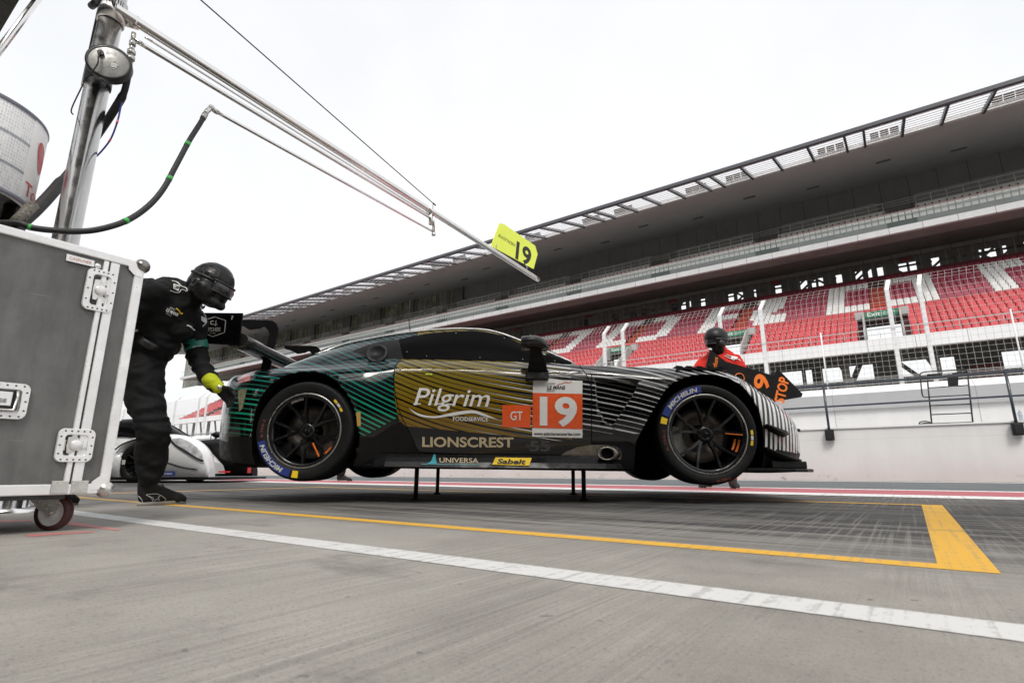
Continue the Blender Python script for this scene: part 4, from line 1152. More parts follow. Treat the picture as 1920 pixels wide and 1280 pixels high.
build('dive_plane_bracket', mb, M_CMAT, car, None)
for s in (1, -1):
    for k in range(5):
        a = tr(1266 + k * 19, 692 + k * .3, -.86); mb = MB()
        x, z = a.x, a.z
        prof = [(x, z - .01), (x, z + .020), (x + .035, z + .016), (x + .075, z - .008)]
        mb.prism([(p, -s * .90, q) for p, q in prof], (0, s * .22, 0)); build('fender_louvre', mb, M_CMAT, car, None)
mb = MB(); a = tr(1497, 806, -.35); mb.ball(a, .014, 6); build('tow_hook', mb, M_BLACK, car, None)
# mirrors
def mirror(s):
    b = MB(); q = lambda px, py, la: (lambda p: Vec((p.x, p.y * s, p.z)))(tr(px, py, la))
    rings = []
    for px, ht, wd, py in ((977, 10, .075, 645), (978.5, 12.0, .10, 645), (990, 12.5, .11, 644.5), (1003, 12.6, .11, 644), (1013, 11.6, .10, 645.5), (1021, 9, .085, 648), (1027, 5, .05, 651), (1030, 1.2, .012, 653)):
        c = q(px, py, -.99); r = ht * .0036
        rings.append([c + Vec((0, wd * (abs(math.cos(t)) ** .6) * (1 if math.cos(t) > 0 else -1), r * (abs(math.sin(t)) ** .7) * (1 if math.sin(t) > 0 else -1))) for t in [2 * PI * j / 20 for j in range(20)]])
    b.loft(rings, 0, True, True, flip=True)
    m = build('mirror', b, mat('mirror_black_satin', (.02, .02, .021), .28, coat=.3, spec=.3) if s > 0 else bpy.data.materials['mirror_black_satin'], car, None)
    b = MB()
    sec = [((994, 655), (1013, 650), -.99), ((992, 672), (1018, 665), -.965), ((990, 688), (1025, 684), -.94), ((989, 697), (1027, 697), -.92)]
    rings = []
    for (l, r_, la) in sec:
        a, c = q(l[0], l[1], la - .03), q(r_[0], r_[1], la - .03); a2, c2 = a + Vec((0, .07 * s, 0)), c + Vec((0, .07 * s, 0)); rings.append([a, c, c2, a2])
    b.loft(rings, 0, True, False); build('mirror_stalk', b, M_CBLK, m, None, bevel=.006)
    b = MB(); a, c, d, e = q(985, 711, -.96), q(1029, 711, -.96), q(1029, 693, -.94), q(985, 691, -.94); k = Vec((0, .12 * s, 0)); b.hexa([a, c, c + k, a + k, e, d, d + k, e + k]); build('mirror_base', b, M_CMAT, m, None, bevel=.008)
    b = MB(); a = q(995, 633, -.99); b.lathe([(.014, -.012), (.006, .0), (.001, .022)], a, (0, 0, 1), 10); build('mirror_tip', b, M_WVIN, m, None)
mirror(1); mirror(-1)
mb = MB(); a = tr(769, 622, -.2); mb.tube([a, a + Vec((-.02, 0, .13)), a + Vec((-.015, 0, .28))], .0035, 6); build('antenna', mb, M_BLACK, car, None)
# rear wing
wing = [tr(448, 620, -.98)]
zt_, zb_ = tr(452, 588, -.98).z, tr(452, 646, -.98).z
for s in (1, -1):
    a = [tr(382, 586, -.99), tr(455, 586.5, -.99), tr(448.5, 647, -.99), tr(382, 644, -.99)]
    mb = MB(); mb.prism([(p.x, p.y * s, p.z) for p in a], (0, .012 * s, 0)); ep = build('wing_endplate', mb, M_CBLK, car, None, bevel=.003)
    if s > 0:
        mb = MB(); o = lambda px, py: tr(px, py, -.993)
        hx = [(402, 596), (421, 602), (421, 619), (397, 630), (381, 624), (384, 603)]
        hx = [(403, 594), (423, 601), (421, 623), (399, 631), (383, 625), (383, 600)]
        mb.tube([o(*p) for p in hx] + [o(*hx[0])], .003, 5)
        put_text(mb, 'C.J.', lambda u, v: o(394 + 14 * u, 611 - 10 * v), bold=.02); put_text(mb, 'BUTCHERS', lambda u, v: o(384.5 + 29 * u, 621.5 - 7.5 * v - u * .5), bold=.02); put_text(mb, 'EST 1982', lambda u, v: o(393 + 11 * u, 625.5 - 2.6 * v))
        build('sponsor_lettering', mb, M_SILV, ep, None)
        mb = MB(); mb.prism([o(435, 592), o(437.5, 592), o(435.5, 599), o(433.5, 599)], (0, -.002, 0)); build('slot_mark', mb, M_WVIN, ep, None)
c0 = tr(418, 624, -.985); prof = []
for j in range(28):
    t = 2 * PI * j / 28; ch = .15; xx = math.cos(t) * ch; th = .040 * math.sin(t) * (1.25 + .6 * math.cos(t)) ; cam_ = -.028 * (1 - (xx / ch) ** 2)
    prof.append((xx, th + cam_))
ang = R(-21)
mb = MB(); rings = []
for i in range(15):
    y = -.976 + 1.952 * i / 14; dip = -.012 * (1 - (y / .976) ** 2)
    rings.append([Vec((c0.x + .04 + a * math.cos(ang) - b * math.sin(ang), y, c0.z - .0 + dip + a * math.sin(ang) + b * math.cos(ang))) for a, b in prof])
mb.loft(rings, 0, True, True, flip=True); build('wing_plane', mb, mat('wing_carbon_gloss', (.035, .033, .03), .18, coat=.7, var=.3, nsc=3), car, None)
for s in (1, -1):
    la = -.47
    outl = [(487.5, 693), (494, 668), (502, 637), (505.5, 629), (503, 619), (495, 611.5), (484, 616), (468, 618), (455, 611), (440, 607), (440, 600), (470, 599.6), (500, 600), (511, 601), (518, 606), (521.5, 614), (521, 624), (517, 640), (511, 664), (505.5, 693)]
    mb = MB(); mb.prism([(lambda p: (p.x, p.y * s, p.z))(tr(px, py + (4 if py > 690 else 0), la)) for px, py in outl], (0, .012 * s, 0)); build('wing_pylon', mb, M_CMAT, car, None)
# air jacks
for px, py in ((779, 937), (1095, 937)):
    g = CARI @ Gd(px, py)
    for y in (g.y, -g.y):
        mb = MB(); gz = (CARI @ (CAR @ Vec((g.x, y, 0)) - Vec((0, 0, (CAR @ Vec((g.x, y, 0))).z)))).z
        mb.tube([(g.x, y, gz + .012), (g.x, y, .16)], .0165, 14); mb.lathe([(0, 0), (.034, 0), (.034, .012), (.0, .013)], (g.x, y, gz + .001), (0, 0, 1), 16); build('air_jack', mb, M_BLACK, car, None)

# ---- wheels
def make_wheel(xh, s, Rt, Rr, a_text, front):
    """s=-1: near side. local frame of the wheel: hub at origin, outward = o"""
    H = Vec((xh, s * .985, HUBZ)); o = Vec((0, s, 0)); ex = Vec((1, 0, 0)); ez = Vec((0, 0, 1))
    def pt(r, a, h=0.0): return H + ex * (r * math.cos(a)) + ez * (r * math.sin(a)) + o * h
    w = MB()
    w.lathe([(Rr - .028, -.005), (Rr - .012, .004), (Rr, .0), (Rr + .002, -.012), (Rr - .02, -.02), (Rr - .035, -.09), (Rr - .04, -.25), (Rr - .02, -.30)], H, o, 64)
    for k in range(5):                                     # five forked spokes
        a0 = R(90 + 72 * k + (0 if front else 20))
        for d in (-.31, .31):
            ra_, rb_ = .040, Rr - .018
            for st in range(6):
                t0, t1 = st / 6, (st + 1) / 6
                def sec(t):
                    r = ra_ + (rb_ - ra_) * t; a = a0 + d * (t ** .55); hw = .0125 - .004 * t + .004 * abs(t - .5); h = -.052 + .044 * t
                    c = Vec((math.cos(a), 0, math.sin(a))); tn = Vec((-math.sin(a), 0, math.cos(a)))
                    b = H + c * r + o * h
                    return [b + tn * hw - o * .030, b + tn * hw * .75, b - tn * hw * .75, b - tn * hw - o * .030]
                w.loft([sec(t0), sec(t1)], 0, False, False)
    w.lathe([(0, -.035), (.030, -.035), (.036, -.030), (.052, -.045), (.060, -.06), (.06, -.1)], H, o, 32)
    wheel = build('wheel', w, M_RIM, car, None)
    t = MB()
    t.lathe([(Rr - .004, -.01), (Rr + .004, .004), (Rr + .009, .009), (Rt - .022, .010), (Rt - .011, .007), (Rt - .003, -.010), (Rt, -.035), (Rt, -.26), (Rt - .012, -.30), (Rr + .02, -.305), (Rr, -.29)], H, o, 96)
    build('tyre', t, M_TYRE, wheel, None)
    l = MB(); l.lathe([(Rr - .009, .0045), (Rr - .002, .006), (Rr + .001, .003)], H, o, 72); build('rim_lip', l, M_LIP, wheel, None)
    n = MB(); n.lathe([(0, -.026), (.022, -.026), (.026, -.03), (.030, -.045), (.03, -.06)], H, o, 6, sm=False); n.ball(H - o * .026, .011, 6); build('wheel_nut', n, M_RIM, wheel, None)
    d = MB(); d.lathe([(.07, -.16), (.12, -.155), (.125, -.15), (.185, -.15), (.188, -.16), (.185, -.185), (.07, -.185)], H, o, 48); build('brake_disc', d, M_DISC, wheel, None)
    c = MB(); aa = R(195 if front else 20); ring = []
    P = []
    for j in range(9):
        a = aa + R(-32 + 8 * j)
        P.append([pt(.13, a, -.14), pt(.20, a, -.125), pt(.215, a, -.15), pt(.215, a, -.21), pt(.13, a, -.21)])
    c.loft(P, 0, True, False); build('brake_caliper', c, M_CALI if not front else mat('bare_caliper', (.23, .22, .20), .35, metal=.6), wheel, None)
    bk = MB(); bk.lathe([(0, -.24), (Rr - .03, -.24), (Rr - .03, -.245), (0, -.245)], H, o, 40); build('inner_barrel', bk, M_WELL, wheel, None)
    if s > 0: return
    om = MB()
    if front: om.loft([[pt(.120, R(3), -.012), pt(.120, R(0.5), -.012)], [pt(.232, R(-.6), .0 - .004), pt(.232, R(-2.2), -.004)]], 0, False, False, closed=False)
    else: om.loft([[pt(.10, R(-52), -.02), pt(.10, R(-58), -.02)], [pt(.205, R(-55), -.008), pt(.205, R(-58), -.008)]], 0, False, False, closed=False)
    for a0, a1 in (((-30, -8),) if front else ((-48, -28),)):
        for r0 in (.195, .222):
            om.loft([[pt(r0, R(a0 + (a1 - a0) * j / 8), -.06), pt(r0 + .012, R(a0 + (a1 - a0) * j / 8), -.055)] for j in range(9)], 0, False, False, closed=False)
    build('orange_mark', om, M_ORNG, wheel, None)
    r0, r1 = (Rr + .009, Rt - .012) if front else (Rr + .014, Rt - .020)
    def band(name, m, a0, a1, ra__, rb__, h, n=28):
        b = MB(); b.loft([[pt(ra__, R(a0 + (a1 - a0) * j / n), h), pt(rb__, R(a0 + (a1 - a0) * j / n), h)] for j in range(n + 1)], 0, False, True, closed=False); return build(name, b, m, wheel, None)
    band('blue_band', M_BLUE, a_text + 5, a_text - 57, r0, r1, .0125)
    b = MB(); rm = r0 + .008; hh = r1 - r0 - .016
    put_text(b, 'MICHELIN', lambda u, v: pt(rm + hh * v, R(a_text - 6 - 46 * u), .0145), cuts=16, bold=.03, shear=.15); build('tyre_lettering', b, M_PRNT, wheel, None)
    band('yellow_patch', M_YEL, a_text + 16, a_text + 8, r0 + .002, r1 - .002, .0125, 5)
    b = MB(); put_text(b, 'R-7RB-2', lambda u, v: pt(r0 + .008 + .018 * v, R((a_text + 24 + 26) - 26 * u) if front else R(a_text - 62 - 24 * u), .0145), cuts=8)
    if front: put_text(b, 'H-7RB-2', lambda u, v: pt(r1 - .006 - .018 * v, R(-75 + 17 * (u - .5) + 0), .0145), cuts=8)
    build('chalk_lettering', b, mat('faded_red_print', (.22, .05, .03), .7), wheel, None)
    aa = -4 if front else 38
    band('valve_label', M_YEL, aa + 9, aa + 3, r0 + .006, r0 + .022, .0125, 4); band('valve_label', M_PRNT, aa + 2, aa - 4, r0 + .006, r0 + .022, .0125, 4); band('valve_label', M_YEL, aa - 5, aa - 11, r0 + .006, r0 + .022, .0125, 4)
    if not front:
        band('foil_label', M_LIP, 122, 98, Rr - .045, Rr - .022, -.01, 8)
for s in (-1, 1):
    make_wheel(-1.35, s, .335, .252, 252, False)
    make_wheel(1.35, s, .331, .264, 152, True)
# ================================================================ FLIGHT CASE (its long face looks along +u)
M_ALU = mat('case_aluminium', (.86, .86, .86), .38, metal=.35, var=.06, nsc=9, rvar=.12)
M_LAM = NT('grey_laminate')
def _lam():
    t = M_LAM; o = t.obj()
    n1 = t.noise(o, 2.2, 6, .68); n2 = t.noise(t.scaled(o, (9, 9, 1.5), rot=(.3, 0, 0)), 1.2, 4, .7); ln = t.noise(t.scaled(o, (1, 1, 160)), 1, 1)
    c = t.mix(t.mapr(t.math('ADD', t.math('MULTIPLY', n1, .6), t.math('MULTIPLY', n2, .4)), .32, .68), (.082, .083, .081), (.185, .185, .181))
    s1 = t.noise(t.scaled(o, (1, 3, 90), rot=(.5, 0, 0)), 1.5, 2); s2 = t.noise(t.scaled(o, (1, 4, 110), rot=(-.9, 0, 0)), 1.2, 2); dirt = t.noise(o, 7, 6, .7)
    c = t.mix(t.math('MULTIPLY', t.math('MAXIMUM', t.mapr(s1, .74, .80), t.mapr(s2, .75, .8)), .5), c, (.34, .34, .33))
    c = t.mix(t.math('MULTIPLY', t.mapr(dirt, .60, .74), .45), c, (.06, .058, .05))
    t.set(col=c, rough=t.mapr(n1, .3, .7, .30, .5), spec=.5); t.bump(ln, .06, .001)
_lam(); M_LAM = M_LAM.m
M_STEEL = mat('zinc_plated_steel', (.62, .61, .58), .3, metal=.8, var=.15, nsc=25)
M_CHROME = mat('polished_stainless', (.80, .79, .77), .2, metal=1.0, var=.05, nsc=4, rvar=.05)
M_DKSL = mat('dark_steel', (.05, .05, .052), .35, metal=.6)
CU, CB, CT, CR, CL = -2.5, .132, 1.057, .838, -.62
case = thing('flight_case', 'big grey flight case with aluminium edges, recessed latches and castors', 'case', W(CU - .3, .1, 0))
def cb(name, mb, m, p=None, bevel=0): return build(name, mb, m, p or case, LANE, bevel)
mb = MB(); mb.box((CU - .62, CL + .01, CB + .01), (CU - .006, CR - .01, CT - .01)); cb('panel', mb, M_LAM)
E_ = .034
def strip(lo, hi): 
    m = MB(); m.box(lo, hi); return cb('edge_profile', m, M_ALU, None, .004)
for uu in (CU, CU - .62):
    a, b = (uu - .03, uu + .002) if uu == CU else (uu - .004, uu + .03)
    strip((a, CR - E_, CB), (b, CR, CT)); strip((a, CL, CB), (b, CL + E_, CT))
    strip((a - .001, CL + E_, CT - E_ + .006), (b + .001, CR - E_, CT + .003)); strip((a - .001, CL + E_, CB - .003), (b + .001, CR - E_, CB + E_))
strip((CU - .59, CR - .02, CT - .04), (CU - .031, CR + .002, CT + .002)); strip((CU - .59, CR - .02, CB - .002), (CU - .031, CR + .002, CB + .04))
strip((CU - .59, CL - .002, CT - .04), (CU - .031, CL + .02, CT + .002))
def fpt(px, py, off=0.0): 
    q = uvz(Up(px, py, CU)); return Vec((CU + off, q.y, q.z))
js = (fpt(187, 490).y + fpt(208, 495).y) / 2
js = fpt(176, 660).y
for s in (-1, 1):
    m = MB(); m.box((CU - .02, min(js + s * .003, js + s * .0205), CB + .033), (CU + .004, max(js + s * .003, js + s * .034), CT - .031)); cb('lid_profile', m, M_ALU, None, .003)
m = MB(); m.box((CU - .01, js - .003, CB), (CU + .001, js + .003, CT)); cb('lid_seam', m, M_DKSL)
def rrect(y0, y1, z0, z1, r, u, n=6):
    out = []
    for cy, cz, a0 in ((y1 - r, z1 - r, 0), (y0 + r, z1 - r, 90), (y0 + r, z0 + r, 180), (y1 - r, z0 + r, 270)):
        for k in range(n + 1): a = R(a0 + 90 * k / n); out.append(Vec((u, cy + r * math.cos(a), cz + r * math.sin(a))))
    return out
def dish(name, y0, y1, z0, z1, rim=.022):
    m = MB(); r = .022
    o1 = rrect(y0, y1, z0, z1, r, CU + .002); o2 = rrect(y0 + .002, y1 - .002, z0 + .002, z1 - .002, r, CU + .0085); o3 = rrect(y0 + rim, y1 - rim, z0 + rim, z1 - rim, r * .55, CU + .0085); o4 = rrect(y0 + rim + .004, y1 - rim - .004, z0 + rim + .004, z1 - rim - .004, r * .45, CU - .004)
    m.loft([o1, o2, o3, o4], 0, False, False); p = cb(name, m, M_ALU)
    m = MB(); m.add(rrect(y0 + rim + .003, y1 - rim - .003, z0 + rim + .003, z1 - rim - .003, r * .45, CU - .0035), [tuple(range(28))]); cb('recess', m, M_DKSL, p)
    m = MB()
    for k in range(5):
        for z in (z0 + rim * .45, z1 - rim * .45): m.ball((CU + .0085, y0 + .02 + (y1 - y0 - .04) * k / 4, z), .0035, 4, sc=(.5, 1, 1))
    for k in range(1, 4):
        for y in (y0 + rim * .45, y1 - rim * .45): m.ball((CU + .0085, y, z0 + (z1 - z0) * k / 4), .0035, 4, sc=(.5, 1, 1))
    cb('rivet', m, M_DKSL, p); return p
def latch(px0, py0, px1, py1):
    a, b = fpt(px0, py1), fpt(px1, py0); y0, y1, z0, z1 = a.y, b.y, a.z, b.z
    p = dish('latch', y0, y1, z0, z1); w, h = y1 - y0, z1 - z0; cy, cz = (y0 + y1) / 2, (z0 + z1) / 2
    m = MB()
    m.prism([(CU - .002, y0 + w * .28, cz + h * .24), (CU - .002, y0 + w * .26, cz - h * .02), (CU - .002, y0 + w * .30, cz - h * .24), (CU - .002, y0 + w * .42, cz - h * .24), (CU - .002, y0 + w * .52, cz - h * .12), (CU - .002, y0 + w * .60, cz - h * .12), (CU - .002, y0 + w * .60, cz + h * .16), (CU - .002, y0 + w * .50, cz + h * .26)], (.007, 0, 0)); cb('latch_plate', m, M_STEEL, p, .001)
    m = MB(); m.lathe([(0, .012), (.017, .012), (.02, .009), (.02, .005)], (CU, y0 + w * .52, cz), (1, 0, 0), 20); m.box((CU + .004, y0 + w * .5, cz - h * .07), (CU + .010, y0 + w * .78, cz + h * .07)); cb('butterfly_knob', m, M_ALU, p)
    m = MB()
    m.box((CU - .002, y0 + w * .62, cz + h * .14), (CU + .003, y0 + w * .84, cz + h * .29)); m.box((CU - .002, y0 + w * .62, cz - h * .29), (CU + .003, y0 + w * .84, cz - h * .14)); m.box((CU - .002, y0 + w * .66, cz - h * .12), (CU + .006, y0 + w * .70, cz + h * .12)); m.box((CU - .002, y0 + w * .79, cz - h * .12), (CU + .006, y0 + w * .83, cz + h * .12)); m.box((CU - .002, y0 + w * .17, cz - h * .16), (CU + .004, y0 + w * .24, cz + h * .16)); cb('keeper', m, M_STEEL, p, .001)
latch(150, 514, 222, 578); latch(98, 805, 181, 866)
a, b = fpt(-50, 782), fpt(60, 721)
p = dish('handle_dish', a.y, b.y, a.z, b.z)
m = MB(); y0, y1, z0, z1 = a.y, b.y, a.z, b.z; h = z1 - z0
m.tube([(CU + .002, y1 - .034, z1 - .022), (CU + .014, y1 - .034, z1 - .05), (CU + .014, y1 - .038, z0 + .03), (CU + .014, y0 + .038, z0 + .03), (CU + .014, y0 + .034, z1 - .05), (CU + .002, y0 + .034, z1 - .022)], .005, 8); cb('handle_bar', m, M_STEEL, p)
m = MB(); m.box((CU - .001, y0 + .04, z0 + h * .36), (CU + .009, y1 - .047, z1 - h * .26)); q = cb('handle_pad', m, M_ALU, p, .002)
m = MB(); put_text(m, 'CASELINER', planefn((CU + .0102, y0 + .045, z0 + h * .43), (0, y1 - y0 - .105, 0), (0, 0, h * .12)), bold=.01); cb('lettering', m, M_DKSL, q)
a, b, c, d = fpt(123, 488.5), fpt(175.5, 501), fpt(177, 489.5), fpt(125, 476)
m = MB(); m.hexa([a, b, b + Vec((.004, 0, 0)), a + Vec((.004, 0, 0)), d, c, c + Vec((.004, 0, 0)), d + Vec((.004, 0, 0))]); q = cb('name_plate', m, M_ALU, None, .001)
m = MB(); put_text(m, 'CASELINER', planefn(a + (d - a) * .3 + (b - a) * .1 + Vec((.0052, 0, 0)), (b - a) * .8, (d - a) * .42), bold=.0); cb('lettering', m, mat('faint_red_print', (.6, .25, .2), .5), q)
m = MB(); q = fpt(183, 499); m.lathe([(0, .008), (.006, .008), (.011, .003), (.011, 0)], q, (1, 0, 0), 14); cb('lock_stud', m, M_ALU)
for z, mm in ((CT - .01, mat('dark_reflection_corner', (.25, .24, .23), .22, metal=.8)), (CB + .012, M_STEEL)):  # top corners tinted darker, their dark reflection put into the metal colour
    for v in (CR - .008, CL + .008):
        for uu in (CU - .012, CU - .61):
            m = MB(); m.ball((uu, v, z), .030, 9); s = 1 if v > 0 else -1; k = cb('ball_corner', m, mm)
            if uu > CU - .1:
                m = MB(); zz = z - .03 if z > .5 else z + .03; m.prism([(CU + .0025, v, z), (CU + .0025, v - s * .055, z), (CU + .0025, v - s * .05, zz), (CU + .0025, v - s * .03, zz + (zz - z) * .6), (CU + .0025, v, zz + (zz - z) * .8)], (.002, 0, 0)); cb('corner_plate', m, M_ALU, k)
m = MB(); m.box((CU - .002, js - .055, CB + .001), (CU + .0055, js - .004, CB + .046)); m.box((CU - .002, js + .004, CB + .001), (CU + .0055, js + .055, CB + .046)); cb('bracket', m, M_STEEL, None, .002)
m = MB(); m.box((CU - .56, CL + .06, CB - .02), (CU - .04, CR - .12, CB - .004)); cb('castor_board', m, M_DKSL)
M_POLY = mat('dark_red_castor_tread', (.055, .018, .016), .45, var=.2, nsc=20); M_HUBG = mat('grey_castor_hub', (.60, .61, .61), .45, var=.1)
def castor(u, v, ang):
    Mx = LANE @ Matrix.Translation((u, v, 0)) @ Matrix.Rotation(ang, 4, 'Z')
    k = .0635
    m = MB(); o = Vec((.03, 0, k))
    m.prism([(-.022, -.055, CB - .022), (.10, -.0, CB - .022)] if False else [(-.05, -.018, CB - .022), (.055, -.018, CB - .022), (.05, -.018, CB - .040), (.048, -.018, k), (.03, -.018, k - .014), (.012, -.018, k), (-.02, -.018, CB - .055)], (0, .004, 0)); m.prism([(-.05, .014, CB - .022), (.055, .014, CB - .022), (.05, .014, CB - .040), (.048, .014, k), (.03, .014, k - .014), (.012, .014, k), (-.02, .014, CB - .055)], (0, .004, 0))
    m.box((-.05, -.0185, CB - .026), (.056, .0185, CB - .0215)); c = build('castor', m, M_STEEL, case, Mx)
    m = MB(); m.lathe([(.047, -.016), (k - .002, -.015), (k, -.010), (k, .010), (k - .002, .015), (.047, .016)], o, (0, 1, 0), 40); build('tread', m, M_POLY, c, Mx)
    m = MB(); m.lathe([(0, -.009), (.012, -.012), (.02, -.007), (.038, -.008), (.043, -.0152), (.0475, -.0152), (.0475, .0152), (.043, .0152), (.038, .008), (.02, .007), (0, .009)], o, (0, 1, 0), 40); build('hub', m, M_HUBG, c, Mx)
    m = MB(); m.lathe([(0, -.026), (.008, -.026), (.009, -.018), (.009, .018), (0, .026)], o, (0, 1, 0), 6, sm=False); build('axle_bolt', m, M_STEEL, c, Mx)
    m = MB(); m.prism([(.05, -.012, CB - .034), (.085, -.012, CB - .046), (.088, -.012, CB - .053), (.078, -.012, CB - .056), (.06, -.012, CB - .046)], (0, .024, 0)); m.prism([(.077, -.008, CB - .056), (.083, -.008, CB - .056), (.078, -.008, CB - .078), (.084, -.008, CB - .09), (.078, -.008, CB - .09), (.072, -.008, CB - .078)], (0, .016, 0)); build('brake_pedal', m, M_STEEL, c, Mx)
q = uvz(Gd(95, 994)); 
_w = Gd(95, 994) - Vec((.03, 0, 0)); _q = uvz(_w); castor(_q.x, _q.y, R(35.7)); castor(CU - .075, CL + .15, PI / 2 + .5); castor(CU - .52, q.y - .24, PI / 2 + .1); castor(CU - .52, CL + .15, 1.2)

# ================================================================ FUEL TANK ON ITS TOWER
DC = Dp(97, 235, 2.8); DX = Vec((-3.26, 2.80, 0))
zt_, zb__ = DC.z + .10, Dp(62, 365, 2.8).z
drum = thing('fuel_tank', 'white fuel tank with silver net bands and red lettering high on a polished tower', 'tank', (DX.x, DX.y, 0))
def mat_drum():
    t = NT('tank_wrap'); o = t.obj(); x, y, z = t.sep(o)
    ang = t.math('ARCTAN2', t.math('SUBTRACT', y, DX.y), t.math('SUBTRACT', x, DX.x))
    m1 = t.math('LESS_THAN', ang, .16)
    cell = t.math('FRACT', t.math('MULTIPLY', ang, 26)); cz = t.math('FRACT', t.math('MULTIPLY', z, 46)); nz = t.noise(o, 30, 4, .7)
    d = t.math('MULTIPLY', t.mapr(cell, .15, .5), t.mapr(cz, .1, .5)); band = t.mapr(t.math('FRACT', t.math('MULTIPLY', t.math('SUBTRACT', z, zb__), 5.6)), .84, .95)
    c = t.mix(t.math('MULTIPLY', t.math('MULTIPLY', d, t.mapr(nz, .35, .6)), m1), (.90, .90, .90), (.62, .64, .67))
    c = t.mix(t.math('MULTIPLY', t.math('MULTIPLY', band, m1), .7), c, (.12, .13, .19))
    t.set(col=c, rough=.4); t.bump(d, .3, .004); return t.m
mb = MB(); r = .40; mb.lathe([(r - .03, zb__), (r - .006, zb__), (r, zb__ + .012), (r, zt_ - .012), (r - .01, zt_), (0, zt_ + .02)], (DX.x, DX.y, 0), (0, 0, 1), 72); tb = build('tank_wall', mb, mat_drum(), drum)
mb = MB(); mb.lathe([(r - .03, zb__ + .0), (r - .035, zb__ + .05), (.0, zb__ + .05)], (DX.x, DX.y, 0), (0, 0, 1), 48); build('tank_underside', mb, mat('tank_underside_paint', (.02, .012, .012), .5), drum)
M_NETE = mat('net_edging', (.22, .22, .27), .6)
mb = MB(); mb.lathe([(r - .002, zb__ - .004), (r + .004, zb__), (r + .004, zb__ + .022), (r - .002, zb__ + .024)], (DX.x, DX.y, 0), (0, 0, 1), 72); build('tank_rim', mb, M_NETE, drum); mb = MB(); mb.lathe([(r + .002, zt_ - .02), (r + .005, zt_ - .01), (r + .001, zt_ + .002)], (DX.x, DX.y, 0), (0, 0, 1), 72); build('tank_rim', mb, M_NETE, drum)
def ondrum(a, z, off=.003): return Vec((DX.x + (r + off) * math.cos(a), DX.y + (r + off) * math.sin(a), z))
mb = MB(); put_text(mb, 'Total', lambda u, v: ondrum(R(13 + 38 * u), zb__ + .055 + .085 * v - .0 * u), cuts=16, bold=.01)
build('red_lettering', mb, mat('washed_red_print', (.62, .12, .13), .5), tb); mb = MB()
rp = [ondrum(R(28) + .15 * math.cos(t) * (1 + .2 * math.sin(t)), zb__ + .34 + .085 * math.sin(t) - .04 * math.cos(t)) for t in [2 * PI * j / 24 for j in range(24)]]
mb.add(rp, [tuple(range(24))]); build('red_print', mb, bpy.data.materials['washed_red_print'], tb)
mb = MB()
for dx, dy, rr in ((.16, -.30, .028), (.08, -.33, .030), (-.2, -.2, .03), (.2, .22, .03), (-.2, .2, .03)): mb.tube([(DX.x + dx, DX.y + dy, 0), (DX.x + dx, DX.y + dy, zb__ + .05)], rr, 18)
build('tower_leg', mb, M_CHROME, drum)
mb = MB(); mb.lathe([(.17, zb__ - .35), (.2, zb__ - .33), (.2, zb__ + .04), (.0, zb__ + .05)], (DX.x - .1, DX.y, 0), (0, 0, 1), 28); mb.lathe([(0, zb__ - .4), (.17, zb__ - .35)], (DX.x - .1, DX.y, 0), (0, 0, 1), 28); build('outlet_sump', mb, M_DKSL, drum)
mb = MB(); mb.box((DX.x - .3, DX.y - .36, 0), (DX.x + .3, DX.y + .3, .05)); build('tower_base', mb, M_DKSL, drum, bevel=.01)

# ================================================================ PIT GANTRY
PB = Vec((-2.66, 3.0, 0)); BA = math.atan((1565 - 960) / math.hypot(1015, 241)); BD = Vec((math.sin(BA), math.cos(BA), 0)); BN = Vec((BD.y, -BD.x, 0))
b0 = Dp(230, 25, 3.0); BZ = b0.z
def onplane(px, py, off=0.0):
    d = ray(px, py); o = b0 + BN * off; return CP + d * ((o - CP).dot(BN) / d.dot(BN))
gan = thing('pit_gantry', 'polished steel gantry post with a long boom reaching out over the car', 'gantry', PB)
mb = MB(); pr = .066; mb.lathe([(.16, 0), (.16, .02), (pr, .021), (pr, 4.6), (0, 4.6)], PB, (0, 0, 1), 48); build('post', mb, M_CHROME, gan)
mb = MB(); mb.tube([PB + Vec((-.085, .02, 2.62)), PB + Vec((-.085, .02, 4.6))], .03, 16); build('rear_pipe', mb, M_CHROME, gan)
mb = MB(); z = Dp(175, 5, 2.95).z; mb.tube([PB + Vec((-.13, -.02, z)), PB + Vec((-.05, -.07, z - .01))], .022, 10); mb.lathe([(pr + .001, z - .03), (pr + .012, z - .03), (pr + .012, z + .03), (pr + .001, z + .03)], PB, (0, 0, 1), 32); build('post_clamp', mb, M_BLACK, gan)
tip = onplane(1008, 523)
Lb = (tip - b0).dot(BD)
def seg(a, b, n=40): return [a.lerp(b, i / n) for i in range(n + 1)]
mb = MB()
mb.tube(seg(b0 - BD * .05, b0 + BD * 3.2), .034, 32, caps=False); mb.tube(seg(b0 + BD * 3.2, b0 + BD * (Lb - .002), 30), .036, 32)
mb.lathe([(.036, 0), (.036, .02), (.03, .028), (0, .028)], b0 + BD * (Lb - .01), BD, 20)
build('boom', mb, M_CHROME, gan)
mb = MB(); mb.tube([PB + Vec((0, 0, BZ)) + BD * .05, b0 + BD * .10], .044, 20); mb.lathe([(pr + .001, BZ - .08), (pr + .012, BZ - .08), (pr + .012, BZ + .08), (pr + .001, BZ + .08)], PB, (0, 0, 1), 36); build('boom_bracket', mb, M_CHROME, gan)
q0, q1 = onplane(252, 75), onplane(808, 409)
mb = MB(); mb.tube(seg(q0, q1), .016, 28); build('lower_pipe', mb, M_CHROME, gan)
mb = MB(); a0, a1 = onplane(272, 70), onplane(804, 402.5); mb.tube(seg(a0, a1), .008, 20); build('conduit', mb, M_CHROME, gan)
